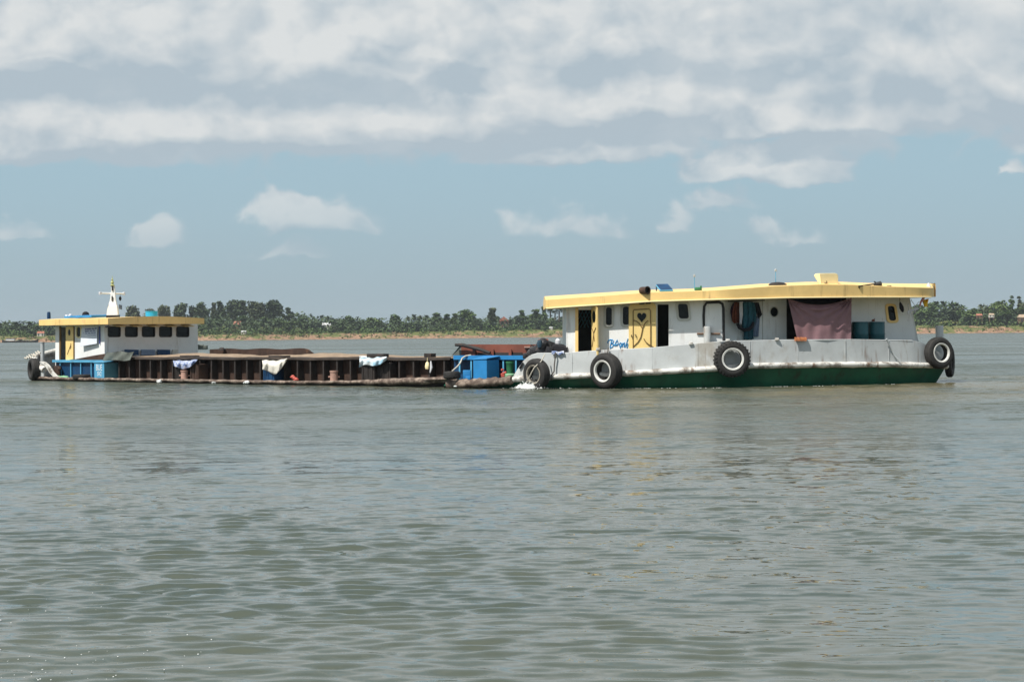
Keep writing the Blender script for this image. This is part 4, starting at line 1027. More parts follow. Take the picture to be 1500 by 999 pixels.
mb = MB(); mb.tube([Rp(804, 501, .4), Rp(807, 508, .35), Rp(803, 515, .3), Rp(795, 517, .25)], .022, 7); mb.tube([Rp(783, 508, .4), Rp(778, 505, .4), Rp(776, 511, .35), Rp(784, 517, .3)], .022, 7); mb.build('hose', 'black', eng)
mb = MB()
for (u, v, s_) in ((783, 513, .22), (775.5, 518, .17), (803, 514, .20), (791, 515, .24), (769, 521.5, .13)): mb.box(Rp(u, v, .38), (s_ * 1.4, .3, s_), Euler((.2, u * .1, .1)).to_matrix())
mb.build('engine_bed', 'engine', eng, bevel=.03)
# dark covered crate and bottle
c0 = Rp(820, 512, .62)
ck = thing('covered_crate', 'black sheeted crate between the engine and the near barge cabin', 'crate', c0)
n = 8; g = []
for i in range(n + 1):
    u = 805.5 + 26 * i / n
    top = 505 + (2.6 if i == 0 else 0) - 1.6 * math.sin(i * .5) + (1.0 if i % 3 == 1 else 0)
    g.append([Rp(u, 521, .40), Rp(u, top + 3, .42), Rp(u, top, .52), Rp(u, top - .4, .80), Rp(u, top + 3, 1.05)])
mb = MB(); mb.sheet(g, (0, .05, -.03)); mb.build('sheet', 'blackcloth', ck, smooth=50)
p = Rp(817, 500, .6); mb = MB(); mb.lathe([(.075, -.09), (.085, -.03), (.085, .03), (.04, .08), (.03, .1)], Matrix.Translation(p), 14); solo(mb, 'jug', 'whitecloth', 'white plastic jug on the black sheeted crate', 'jug')
mb = MB(); g = []
for i in range(11):
    u = 808 + 18 * i / 10; y = 516.6 - .6 * math.sin(i * .8)
    g.append([Rp(u, y + 2.0 + 1.2 * math.sin(i * 1.3), -.03), Rp(u, y - .6, -.01), Rp(u, y - 1.2, .09), Rp(u, y + 1, .2)])
mb.sheet(g, (0, .0, .02)); solo(mb, 'rag', 'blue_cloth', 'blue and white rag lying over the near barge bulwark below the black crate', 'rag', smooth=60)
mb = MB(); mb.tube([Rp(813.5, 516, -.02), Rp(813.5, 521, -.05), Rp(812, 533, -.06), Rp(811.5, 544, -.09), Rp(807.5, 550, -.17), Rp(807, 557, -.1)], .022, 7); solo(mb, 'mooring_line', 'rope_dark', 'dark rope hanging down the near barge bow beside the tyre', 'rope', smooth=60)
mb = MB(); mb.tube([Rp(798, 519, -.2), Rp(793, 529, -.52), Rp(783, 538, -.58), Rp(779, 545, -.58), Rp(771, 561, -.4)], .02, 7); solo(mb, 'fender_rope', 'rope', 'pale frayed rope tied across the bow tyre of the near barge', 'rope', smooth=60)
mb = MB(); mb.tube([Rp(1298, 497, -.03), Rp(1300.5, 500, -.05), Rp(1310, 521, -.06), Rp(1318, 529.5, -.15)], [.05, .03, .028, .03], 8); solo(mb, 'boat_pole', 'grey', 'grey pole leaning down the outside of the bulwark near the stern', 'pole', smooth=60)
mb = MB(); g = []
for i in range(13):
    u = 1163.5 + 18 * i / 12; w_ = .8 * math.sin(i * 1.9)
    g.append([Rp(u, 498.4 + w_ * .2, -.06), Rp(u, 494.4 + w_, -.03), Rp(u, 494.2 - w_ * .5, .12), Rp(u, 498, .16)])
mb.sheet(g, (0, 0, -.025)); solo(mb, 'towel', 'orange', 'orange patterned towel folded on the bulwark under the mauve curtain', 'towel', smooth=60)
# tyres
def make_tyre(lugs, rim):
    root = thing('tyre_fender', 'tyre', 'tyre', (0, 0, 0))
    prof = [(.275, -.10), (.30, -.125), (.36, -.15), (.43, -.145), (.475, -.125), (.50, -.08), (.505, 0), (.50, .08), (.475, .125), (.43, .145), (.36, .15), (.30, .125), (.275, .10), (.272, 0), (.275, -.10)]
    M_ = Matrix.Rotation(R(90), 4, 'X')
    mb = MB(); mb.lathe(prof, M_, 48, cap=False)
    if lugs:
        for i in range(30):
            for s in (-1, 1):
                q = 2 * math.pi * (i + (.25 if s > 0 else .0)) / 30
                rot = Matrix.Rotation(q, 4, 'Y')
                for k_ in (0, 1):
                    pass
                P = [rot @ Vector((x, y * s, z)) for z in (.455, .518) for y in ((.04, .13) if z > .5 else (.03, .152)) for x in (-.024, .024)]
                P = [P[0], P[1], P[2], P[3], P[4], P[5], P[6], P[7]]
                mb.hexa(P)
    else:
        for rr in (-.06, 0, .06): mb.tube([(0.507 * math.cos(2 * math.pi * i / 40), rr, .507 * math.sin(2 * math.pi * i / 40)) for i in range(40)], .008, 4, closed=True)
    mb.build('tread' if False else 'rubber_casing', 'rubber', root, smooth=30, local=True)
    if rim:
        mb = MB(); mb.lathe([(.262, .125), (.272, .145), (.312, .152), (.318, .142), (.285, .108), (.262, .09), (.262, .125)], M_, 40, cap=False)
        mb.build('painted_rim', rim, root, smooth=40, local=True)
    return root
def hang(root, p, yaw, dia, label, tilt=0.0, wid=1.0):
    root.location = p; root.rotation_euler = (tilt, 0, R(yaw)); root.scale = (dia, dia * wid, dia); root['label'] = label; root['group'] = 'truck tyres hung as fenders'
    return root
t0 = make_tyre(True, 'tyre_white'); hang(t0, Rp(1072, 526, -.22), 4, 1.10, 'lugged truck tyre with a white rim hanging amidships below the hanging clothes', wid=1.2)
t1 = make_tyre(False, 'tyre_white'); hang(t1, Rp(888, 543, -.26), -42, 1.10, 'smooth truck tyre with a white rim hanging below the blue script lettering', .06, wid=1.25)
t2 = dup(t1, (0, 0, 0)); hang(t2, Rp(1375, 517, -.26), 24, 1.02, 'smooth truck tyre with a white rim at the stern below the short white post', -.04, wid=1.15)
t3 = make_tyre(False, 'tyre_grey'); hang(t3, Rp(786, 548, -.30), -44, .97, 'dirty unpainted tyre hanging at the bow where the water splashes', .05, wid=1.15)
t4 = make_tyre(False, None); hang(t4, Rp(1391, 530.5, .55), 70, 1.0, 'black tyre without a painted rim behind the stern tyre', wid=.8)
mb = MB(); mb.tube([Rp(890.5, 510, .0), Rp(890.5, 514, -.12), Rp(889, 519, -.25)], .025, 6); solo(mb, 'fender_chain', 'rope_dark', 'short dark line holding the tyre below the blue script lettering', 'rope')

# curtain
def curtain():
    nu, nv = 60, 34; g = []
    TL, TR, BR_, BL = (1154, 437), (1247.5, 435.6), (1246.5, 498), (1168, 498)
    for i in range(nu + 1):
        u = i / nu; row = []
        for j in range(nv + 1):
            v = j / nv
            sag = 10.0 * (1 - v) ** 2 * 4 * u * (1 - u) * (1.0)
            x = (TL[0] * (1 - u) + TR[0] * u) * (1 - v) + (BL[0] * (1 - u) + BR_[0] * u) * v
            y = (TL[1] * (1 - u) + TR[1] * u) * (1 - v) + (BL[1] * (1 - u) + BR_[1] * u) * v + sag
            # folds fan out from the two tied corners
            aR = math.atan2(v * .95, 1.0 - u + 1e-3); rR = math.hypot(1 - u, v)
            aL = math.atan2(v * .95, u + 1e-3); rL = math.hypot(u, v)
            w = .075 * math.sin(aR * 17) * math.exp(-rR * 2.1) * min(1, rR * 8) + .06 * math.sin(aL * 15) * math.exp(-rL * 2.8) * min(1, rL * 8)
            w += .05 * math.sin(u * 9 + .5) * v * .35 + .06 * math.sin(v * 30) * math.exp(-v * 7) * 4 * u * (1 - u) + .012 * math.sin(u * 31 + v * 5)
            row.append(Rp(x, y, .30 - .12 * v + w))
        g.append(row)
    mb = MB(); mb.sheet(g, (0, .012, 0)); solo(mb, 'curtain', 'mauve', 'mauve cloth curtain tied by its corners under the yellow roof', 'curtain', smooth=70)
curtain()
# drums
for px, lab in ((1260, 'teal plastic drum beside the mauve curtain, left one of two'), (1284, 'teal plastic drum under the yellow framed window, right one of two')):
    p = Rp(px, 472, .72); r = .262
    dm = thing('drum', lab, 'drum', (p.x, p.y, .3), group='teal drums on the near barge')
    M_ = Matrix.Translation((p.x, p.y, 0)); zt = p.z
    mb = MB(); mb.lathe([(r * .96, .3), (r, .35), (r, zt - .42), (r * 1.03, zt - .40), (r * 1.03, zt - .37), (r, zt - .35), (r, zt - .05), (r * .95, zt)], M_, 28); mb.build('body', 'drum', dm)
    mb = MB(); mb.lathe([(r * .99, zt - .035), (r * 1.02, zt - .02), (r * 1.0, zt + .012), (r * .9, zt + .016)], M_, 28); mb.build('lid', 'drum', dm)
p = Rp(1279, 469.5, .72); mb = MB(); mb.lathe([(.05, -.03), (.06, .0), (.03, .04)], Matrix.Translation(p), 10); mb.tube([p, p + Vector((.06, 0, .06))], .012, 5); solo(mb, 'ladle', 'brownred', 'small brown ladle lying on the right teal drum', 'ladle')

# clothes on the rail
mb = MB(); mb.tube([Rp(1066, 441.5, .75), Rp(1120, 440, .75)], .014, 6); mb.build('clothes_rail', 'iron', NBp)
def garment(name, outline, m, label, d, depth=.06, cat='clothes', seed=1):
    """hanging garment: outline in photo px, filled as a folded sheet with thickness"""
    ys = [q[0] for q in outline]; g = []; n = 14; nv = 12
    for i in range(nv + 1):
        y = ys[0] + (ys[-1] - ys[0]) * i / nv
        x0 = lerp_tab([(q[0], q[1]) for q in outline], y); x1 = lerp_tab([(q[0], q[2]) for q in outline], y)
        g.append([Rp(x0 + (x1 - x0) * j / n, y + .5 * math.sin(j * 1.3 + seed) * (i == nv), d + depth * (.5 * math.sin(j * 1.15 + seed * 2 + i * .08) + .3 * math.sin(j * 2.3 + seed)) * (.35 + .65 * i / nv)) for j in range(n + 1)])
    mb = MB(); mb.sheet(g, (0, .05, 0)); return solo(mb, name, m, label, cat, smooth=60, group='clothes hanging on the rail')
garment('shirt', [(442.5, 1076, 1081), (446, 1072.5, 1083), (453, 1070.2, 1081), (457, 1070, 1076), (470, 1072, 1077)], 'purple', 'dark purple short sleeved shirt at the left end of the clothes rail', .95, seed=3)
garment('trousers', [(443, 1076, 1084), (455, 1073, 1083), (470, 1072, 1083.5), (473.5, 1075, 1083)], 'brownred', 'rust brown patterned garment second from the left on the clothes rail', .78, seed=5)
garment('towel', [(442, 1083.2, 1087.5), (455, 1082.8, 1088), (461, 1083.5, 1088), (475, 1083.4, 1086)], 'whitecloth', 'narrow white towel between the brown and teal garments on the clothes rail', .66, .03, cat='towel', seed=2)
garment('shirt', [(442, 1089, 1102), (446, 1087, 1106), (460, 1086.5, 1108), (472, 1087, 1107), (481, 1087, 1103)], 'tealcloth', 'dark teal shirt in the middle of the clothes rail', .74, .09, seed=7)
garment('shirt', [(443, 1104, 1111), (447, 1104.5, 1112.5), (458, 1108, 1115.5), (461, 1109, 1116.5), (466, 1110.5, 1112)], 'blackcloth', 'black shirt with slanting sleeve at the right end of the clothes rail', .82, seed=4)
garment('sarong', [(470, 1090, 1103), (485, 1089.5, 1103), (497, 1089, 1104)], 'tealcloth', 'faded teal sarong hanging lowest below the dark teal shirt', .93, .05, seed=6)
garment('sarong', [(463, 1104, 1113), (480, 1103.5, 1112), (493, 1103, 1111)], 'paleblue', 'faded pale blue sarong hanging behind the black shirt', .97, .05, seed=8)
mb = MB(); mb.tube([Rp(1080, 474, .7), Rp(1083, 480, .68), Rp(1090, 483.5, .66), Rp(1097, 482.5, .66), Rp(1102, 478, .68), Rp(1103.5, 472, .7)], [.05, .06, .055, .06, .055, .04], 9); solo(mb, 'trouser_belt', 'blackcloth', 'rolled black garment looped under the dark teal shirt', 'clothes', smooth=60)
# hanging bag, drying hanger, flag, marker at the stern end of the roof
mb = MB(); mb.tube([Rp(1318, 436, .85), Rp(1318, 445, .85)], .008, 5); mb.lathe([(.01, .2), (.045, .13), (.075, 0), (.05, -.12), (.01, -.17)], Matrix.Translation(Rp(1320.5, 450.5, .85)) @ Matrix.Rotation(R(-16), 4, 'Y') @ Matrix.Diagonal((1, .5, 1, 1)), 12, cap=False); solo(mb, 'hanging_pouch', 'blackcloth', 'small black pouch hanging from the roof right of the yellow framed window', 'pouch')
dh = thing('drying_hanger', 'white wire drying hanger dangling from the stern end of the yellow roof', 'hanger', Rp(1337, 436, .5))
strokes('frame', [[(1329, 458), (1345, 452.5)], [(1330, 456), (1344, 450.5)], [(1329, 458), (1330, 456)], [(1345, 452.5), (1344, 450.5)]], .022, 'whitecloth', dh, lambda u, v: Rp(u, v, .5))
strokes('wire', [[(1331, 455), (1330, 446), (1334, 441)], [(1343, 451), (1336, 442), (1334, 438)], [(1338, 452), (1346, 442)]], .01, 'grey', dh, lambda u, v: Rp(u, v, .52))
strokes('peg', [[(1330, 458), (1330.3, 461.5)], [(1334, 456), (1334, 459.5)], [(1340, 454), (1340.3, 458.5)]], .02, 'whitecloth', dh, lambda u, v: Rp(u, v, .48))
fl = thing('flag', 'bright yellow flag with a pink edge hanging under the stern corner of the yellow roof', 'flag', Rp(1352, 436, .5))
g = [[Rp(1349.5 + 11 * i / 9 + (.6 * j if i < 5 else -.3 * j), 437.5 + 12.5 * j / 8 - 1.6 * i / 9 * (j / 8) + (2.4 * (9 - i) / 9 if j == 0 else 0), .45 + .07 * math.sin(i * 1.2 + j * .5)) for j in range(9)] for i in range(10)]
mb = MB(); mb.sheet(g, (0, .01, 0)); mb.build('cloth', 'brightyellow', fl, smooth=60)
mb = MB(); mb.tube([Rp(1354, 434, .4), Rp(1352, 438, .4), Rp(1348.5, 443, .4), Rp(1347.6, 449, .4)], [.05, .045, .035, .02], 7); mb.build('pink_edge', 'pinkcloth', fl, smooth=60)
p = Rp(1360, 420.5, .3); mb = MB(); mb.lathe([(.09, -.06), (.085, 0), (.05, .07), (.012, .14)], Matrix.Translation(p), 14); solo(mb, 'marker_cone', 'whitecloth', 'small white cone standing at the stern corner of the yellow roof', 'cone')

# ================================================================== FAR BARGE (left)
LA = Vector((-20.5, 83.5, 0)); LD = Vector((.7153, -.6988, 0)); LN = Vector((.6988, .7153, 0)); UP = Vector((0, 0, 1))
def LW(s, w, z): return LA + LD * s + LN * w + UP * z
def s_at(px, py, w):
    xl, yl = lev(px, py); k_ = (xl - 750) / F; B = LA + LN * w
    return (k_ * B.y - B.x) / (LD.x - k_ * LD.y)
def Lp(px, py, w=0.0):
    s = s_at(px, py, w); p = LW(s, w, 0); return at(px, py, p.y)
def Fp(px, py, s):
    """point on the cross plane at distance s along the barge"""
    xl, yl = lev(px, py); k_ = (xl - 750) / F; B = LA + LD * s
    w = (k_ * B.y - B.x) / (LN.x - k_ * LN.y); p = B + LN * w
    return at(px, py, p.y)
far_barge = thing('cargo_barge', 'low laden sand barge with yellow roofed wheelhouse, rusty ribbed coaming and white mast', 'barge', LW(13, 2.6, 0))
FB = far_barge
BEAM = 5.2
WNEAR = [(-.25, 1.6), (-.1, .8), (.25, .3), (.8, .06), (1.4, 0), (23.6, 0), (24.8, .3), (25.8, .9), (26.5, 1.9)]
DZ = [(0, .14), (3, .12), (18, .12), (22, .17), (26.5, .30)]
def dzk(s): return lerp_tab(DZ, s)
ss = [-.25, -.1, .05, .25, .5, .8, 1.4, 3, 6, 9, 12, 15, 18, 20, 22, 23.6, 24.2, 24.8, 25.3, 25.8, 26.2, 26.5]
g = []
for s in ss:
    w = lerp_tab(WNEAR, s); z = dzk(s)
    g.append([LW(s, w, z), LW(s, w + .12, -.1), LW(s, w + .3, -.6), LW(s, BEAM - w - .3, -.6), LW(s, BEAM - w, z), LW(s, w, z)])
mb = MB(); mb.sheet(g); mb.add(g[0][:5], [(0, 1, 2, 3, 4)]); mb.add(g[-1][:5], [(4, 3, 2, 1, 0)]); mb.build('hull', 'iron', FB)
mb = MB(); sl = [.3 + (26.2 - .3) * i / 110 for i in range(111)]
mb.tube([LW(s, lerp_tab(WNEAR, s) - .02, dzk(s) - .02 + .012 * math.sin(s * 5.1)) for s in sl], [.060 + .018 * math.sin(s * 7.3) * math.sin(s * 2.1) + (.055 if s > 21 else 0) * min(1, (s - 21) / 2 if s > 21 else 0) for s in sl], 9); mb.build('deck_edge', 'oldrail', FB, smooth=60)
mb = MB(); mb.sheet([[LW(s, w, dzk(s) + .006) for w in (.05, .45, .85)] for s in [.9 + 24.5 * i / 40 for i in range(41)]]); mb.build('side_deck', 'deck', FB)
# stern bulwark
SB = [(1.5, .02, .45), (1.0, .03, .62), (.6, .12, .80), (.25, .32, .94), (-.02, .7, 1.02), (-.2, 1.3, 1.12), (-.25, 2.1, 1.28), (-.2, 3.0, 1.45), (0, 3.9, 1.56), (.35, 4.6, 1.62), (.9, 5.05, 1.64), (1.8, 5.18, 1.62), (3.2, 5.2, 1.58)]
g = [[LW(s, w, dzk(s) - .02), LW(s, w, (z + dzk(s)) / 2), LW(s, w, z)] for s, w, z in SB]
mid = LW(1.6, 2.6, 0)
mb = MB(); mb.sheet(g, lambda i, j: (mid - LW(SB[i][0], SB[i][1], 0)).normalized() * .08); mb.build('bulwark', 'bulwark', FB, smooth=50)
mb = MB(); mb.tube([LW(s, w, z) + (mid - LW(s, w, 0)).normalized() * .05 for s, w, z in SB], .13, 8); mb.build('bulwark_cap', 'rail', FB, smooth=60)
mb = MB(); gg = []
for (u, v) in ((57, 530.5), (61, 532), (65, 535.5), (69, 541), (72.5, 546.5), (77, 551), (80, 553)):
    p = Lp(u, v, .05); gg.append([p, p + LD * .1 + UP * .02, p + LD * .28 + UP * .03])
mb.sheet(gg, LN * .06); mb.build('gangway_board', 'rail', FB, smooth=50)
p = Lp(62, 501, .55)
mb = MB(); mb.lathe([(.085, .1), (.085, p.z - .03), (.10, p.z - .03), (.10, p.z)], Matrix.Translation((p.x, p.y, 0)), 14); mb.build('bollard', 'grey', FB)
# coaming
S0, S1 = s_at(90, 540, .8), s_at(668, 540, .8); SBL = s_at(170, 540, .8)
ZT = 0.98
def coam(s0, s1, name, m, w0, w1, z0, z1, n=30):
    mb = MB(); gg = [[LW(s0 + (s1 - s0) * i / n, w0, z) for z in (z0, (z0 + z1) / 2, z1)] for i in range(n + 1)]
    mb.sheet(gg, LN * (w1 - w0)); return mb.build(name, m, FB, smooth=20)
coam(SBL, S1, 'coaming_plate', 'rustplate', .86, .92, .1, ZT - .02); coam(S0, SBL - .01, 'coaming_plate', 'blue_dark', .535, .575, .14, .77)
# worn top flange
n = 60; mb = MB(); gg = []
for i in range(n + 1):
    s = SBL + (S1 - SBL) * i / n; dz_ = .012 * math.sin(s * 1.3) + .008 * math.sin(s * 4.1)
    gg.append([LW(s, .52, ZT - .085 + dz_), LW(s, .52, ZT + dz_), LW(s, .9, ZT + .01 + dz_)])
mb.sheet(gg, UP * -.0 + LN * .04); mb.build('coaming_rail', 'flange', FB, smooth=20)
coam(S0 - .1, SBL, 'coaming_rail', 'blue_light', .42, .585, .76, .86)
first = None
PX = [174.6, 189.6, 205, 220.6, 236, 253, 272, 293, 310, 327, 344.4, 362, 381.4, 399, 417.5, 436, 455, 474, 494, 513.6, 531, 549, 567, 585, 606, 629, 651]
for px in PX:
    s = s_at(px, 540, .58)
    if first is None:
        mb = MB(); mb.box(LW(s, .60, (.12 + ZT - .09) / 2), (.075, .075, ZT - .21), Matrix.Rotation(math.atan2(LD.y, LD.x), 3, 'Z'))
        mb.box(LW(s, .73, (.12 + ZT - .09) / 2), (.02, .25, ZT - .21), Matrix.Rotation(math.atan2(LD.y, LD.x), 3, 'Z'))
        first = mb.build('coaming_stiffener', 'iron', FB, smooth=0); fs_ = s
    else:
        c = first.copy(); COL.objects.link(c); c.parent = FB; c.location = LD * (s - fs_)
first2 = None
for px in (91.5, 107, 121.6, 137):
    s = s_at(px, 540, .58)
    if first2 is None:
        mb = MB(); mb.box(LW(s, .49, .46), (.055, .06, .66), Matrix.Rotation(math.atan2(LD.y, LD.x), 3, 'Z')); first2 = mb.build('rail_post', 'blue_light', FB, smooth=0); f2 = s
    else:
        c = first2.copy(); COL.objects.link(c); c.parent = FB; c.location = LD * (s - f2)
# far side and end coaming, sand cargo
coam(6.2, S1, 'coaming_plate', 'rustplate', 4.35, 4.41, .1, .94)
for s_e in (S1 - .03,):
    mb = MB(); mb.prism([LW(s_e, .94, .1), LW(s_e, 4.34, .1), LW(s_e, 4.34, ZT - .01), LW(s_e, .94, ZT - .01)], LD * .05); mb.build('end_coaming', 'rustplate', FB, smooth=0)
sE = s_at(450, 515, 4.9)
n = 26; mb = MB(); gg = []
for i in range(n + 1):
    s = 6.4 + (sE + .9 - 6.4) * i / n; top = 1.25 + .02 * math.sin(s * 2.7) - (max(0, s - sE) * .42)
    gg.append([LW(s, 4.85, .7), LW(s, 4.85, .95), LW(s, 4.85, top)])
mb.sheet(gg, LN * .06); mb.build('far_washboard', 'rustplate', FB, smooth=20)
sand = MB(); gg = []
for i in range(90):
    s = 6.3 + (S1 - .1 - 6.3) * i / 89; row = []
    for j in range(19):
        q = j / 18; w = .94 + (4.33 - .94) * q
        heap = .16 * math.sin(math.pi * q) ** .8 * (.72 + .28 * math.sin(s * .8 + .8) + .12 * math.sin(s * 2.3 + q * 3))
        if s > 20: heap *= max(0, 1 - (s - 20) / 4)
        row.append(LW(s, w, .93 + heap + .015 * math.sin(s * 9 + q * 13)))
    gg.append(row)
sand.sheet(gg); tag(sand.build('sand_cargo', 'sand'), 'long low heap of damp brown sand filling the far barge hold', 'sand', kind='stuff')
# cabin
SF = s_at(153, 500, .6)
ROFB, ROFT = [(57, 476.5), (158, 477), (238, 475.5), (299, 476)], [(57, 468.5), (158, 466.5), (238, 464), (299, 467)]
zb_ = Lp(110, 477, .2).z
def fS(u, v): 
    return Lp(u, v, .6) if v > 472 else (lambda p: Vector((p.x, p.y, zb_ + .04)))(Lp(u, 480, .6))
LWN = (112, 118.6, 478.5, 494)
mb = MB(); mb.wall([81, 100, 130, 153], [470, 510, 551], fS, [(88.5, 97, 479, 549), LWN], LN * .06); mb.build('cabin_wall', 'white', FB, smooth=0)
WX = [(158.6, 175.6), (183.8, 200.6), (208.6, 226.2), (233.8, 250.8), (258.9, 276)]
def fF(u, v):
    p = Fp(u, max(v, 480) if v <= 472 else v, SF)
    return Vector((p.x, p.y, zb_ + .04)) if v <= 472 else p
hz_ = [(a, b, 479.2, 493.0) for a, b in WX]
mb = MB(); mb.wall([153.2, 200, 250, 288], [470, 500, 527], fF, hz_, LD * -.06); mb.build('cabin_wall', 'white', FB, smooth=0)
# other walls
wE = None
pR = Fp(288, 500, SF); wR = (pR - LA).dot(LN)
sL = s_at(81, 500, .6)
def box_w(a, b, off, name, m, z0, z1):
    mb = MB(); mb.prism([a + UP * z0, b + UP * z0, b + UP * z1, a + UP * z1], off); return mb.build(name, m, FB, smooth=0)
box_w(LW(sL, .67, 0), LW(sL, wR, 0), LD * .06, 'cabin_wall', 'white', .1, zb_ + .04)
box_w(LW(sL, wR + .003, 0), LW(SF, wR + .003, 0), LN * .06, 'cabin_wall', 'white', .1, zb_ + .04)
box_w(LW(SF - 1.6, .7, 0), LW(SF - 1.6, wR - .02, 0), LD * -.05, 'shade_partition', 'dark', .15, zb_ + .03)  # near-black colour stands for the shade inside the wheelhouse
def fSw(u, v, e=0): return Lp(u, v, .6) + LN * e
def fFw(u, v, e=0): return Fp(u, v, SF) - LD * e
def window2(c, fn, off, parent, fr, r, frame, m_):
    outer = [fn(u, v, -.02) for u, v in rrect(c[0] - fr, c[1] + fr, c[2] - fr, c[3] + fr, r + .8)]
    inner = [fn(u, v, -.02) for u, v in rrect(c[0] + .4, c[1] - .4, c[2] + .4, c[3] - .4, r)]
    mb = MB(); mb.ring(outer, inner, off * .05); fo = mb.build('window', frame, parent, smooth=40)
    mb = MB(); mb.prism([fn(u, v, .025) for u, v in rrect(c[0] - .3, c[1] + .3, c[2] - .3, c[3] + .3, .8)], off * .01); mb.build('pane', m_, fo, smooth=0)
    return fo
for c in hz_: window2(c, fFw, LD * -1, FB, .9, 2.0, 'black', 'glass')
window2(LWN, fSw, LN, FB, 1.2, 2.6, 'cream', 'glass')
for (a, b) in WX:
    u0, u1 = a + 5.5, b + 2.5
    P = [fFw(u0, 477.0, -.02), fFw(u1, 477.0, -.02), fFw(u1, 478.6, -.30), fFw(u0, 478.6, -.30)]
    mb = MB(); mb.prism(P, (0, 0, .03)); mb.build('visor', 'cream', FB, smooth=0)
# side door and its dark gap, frame
mb = MB(); mb.prism([fSw(u, v, -.035) for u, v in ((97.2, 528), (97.2, 480), (98.5, 478), (107, 477.8), (108.2, 480), (108.2, 526))], LN * .03); dr = mb.build('door', 'yellow_door', FB, smooth=0)
mb = MB(); mb.prism([fSw(102.6 + 1.6 * math.cos(t), 487 + 4.6 * math.sin(t), -.05) for t in [2 * math.pi * i / 14 for i in range(14)]], LN * .02); mb.build('oval_window', 'glass', dr, smooth=0)
strokes('groove', [[(104.5, 506), (103, 510), (101.2, 515), (100, 519)], [(104.8, 503), (105.2, 508), (104.3, 511)]], .014, 'groove', dr, lambda u, v: fSw(u, v, -.042))
mb = MB(); mb.tube([fSw(88.6, 478, -.01), fSw(88.6, 550, -.01)], .05, 6); mb.tube([fSw(109, 478, -.01), fSw(109, 527, -.01)], .03, 6); mb.build('door_frame', 'groove', FB)
# roof
sA, sB = s_at(57, 470, .12), s_at(158, 470, .12)
pE = Fp(299, 470, sB); wRR = (pE - LA).dot(LN)
wq = [.12, .2, .8, 1.6, 2.4, 3.2, 4.0, wRR - .1, wRR]; sq = [sA, sA + .06, sA + 1.2, sA + 2.6, sB - .8, sB - .06, sB]
ztop0 = Lp(60, 468.6, .12).z
def rz(w): return ztop0 + .085 * math.sin(math.pi * (w - .12) / (wRR - .12))
mb = MB(); mb.sheet([[LW(s, w, rz(w)) for w in wq] for s in sq], lambda i, j: UP * (zb_ + .03 - rz(wq[j]))); mb.build('roof', 'yellow', FB, smooth=25)
mb = MB(); mb.box(Lp(157, 478.2, .12), (.16, .16, .10)); mb.build('roof_corner_lamp', 'black', FB, bevel=.03)
def on_roof(px, w): 
    s = s_at(px, 466, w); return LW(s, w, rz(w))
# mast
pm = Fp(165.5, 464, sB - 1.1); m_w = (pm - LA).dot(LN); zr = rz(m_w) - .02; MX = .0279
mast = MB()
prof = [(462.5, 8.2), (456, 7.6), (449, 6.6), (445, 5.4), (441, 4.3), (436, 3.7), (428, 2.9), (419, 2.4)]
gg = []
for (y, hw) in prof:
    c = Fp(165.5 - (y - 440) * .01, y, sB - 1.1); h_ = hw * MX; t_ = h_ * .7
    gg.append([c + Vector((-h_, -t_, 0)), c + Vector((h_, -t_, 0)), c + Vector((h_, t_, 0)), c + Vector((-h_, t_, 0)), c + Vector((-h_, -t_, 0))])
mast.sheet(gg); mast.add([q for q in gg[-1][:4]], [(0, 1, 2, 3)])
ms = mast.build('mast', 'white', FB, smooth=0)
c0 = Fp(165.5, 464, sB - 1.1); mb = MB(); mb.box((c0.x, c0.y, zr + .04), (.48, .38, .14)); mb.build('mast_foot', 'black', ms, smooth=0)
mb = MB(); mb.tube([Fp(147, 429.4, sB - 1.2), Fp(181, 430.2, sB - 1.2)], .035, 8); mb.build('crossbar', 'white', ms)
for u in (146.5, 181.5):
    mb = MB(); c = Fp(u, 429.4 + (u - 146) * .02, sB - 1.2); mb.lathe([(.02, -.06), (.055, -.05), (.055, .05), (.02, .06)], Matrix.Translation(c), 10); mb.build('lamp', 'whitecloth', ms)
for (y0, y1) in ((434, 441), (418.5, 426)):
    a, b = Fp(164.6, y0, sB - 1.1), Fp(164.6, y1, sB - 1.1); off = Vector((0, -.095 if y0 > 430 else -.07, 0))
    mb = MB(); mb.prism([a + off + Vector((-.018, 0, 0)), a + off + Vector((.035, 0, 0)), b + off + Vector((.035, 0, 0)), b + off + Vector((-.018, 0, 0))], (0, .02, 0)); mb.build('slot', 'black', ms, smooth=0)
ct = Fp(164.5, 419, sB - 1.1)
mb = MB(); mb.lathe([(.07, 0), (.095, .03), (.05, .07), (.04, .10), (.075, .13), (.05, .18), (.025, .22), (.045, .25), (.015, .31), (.006, .42)], Matrix.Translation(ct), 12); mb.build('finial', 'jade', ms)
mb = MB(); a = Fp(176, 431, sB - 1.2); c = Fp(176, 437.5, sB - 1.2); mb.tube([a, c], .008, 5); mb.lathe([(.01, .1), (.05, .05), (.055, -.03), (.01, -.1)], Matrix.Translation(c), 10, cap=False); solo(mb, 'signal_ball', 'blackcloth', 'small black ball hanging from the white mast crossbar', 'signal')
g = [[Fp(174 + 4.5 * i / 5, 446 + 6.5 * j / 5 + .6 * i * .4, sB - 1.05 + .03 * math.sin(i * 1.5)) for j in range(6)] for i in range(6)]
mb = MB(); mb.sheet(g, LN * .01); solo(mb, 'pennant', 'paleblue', 'small faded blue pennant at the foot of the white mast', 'flag', smooth=60)
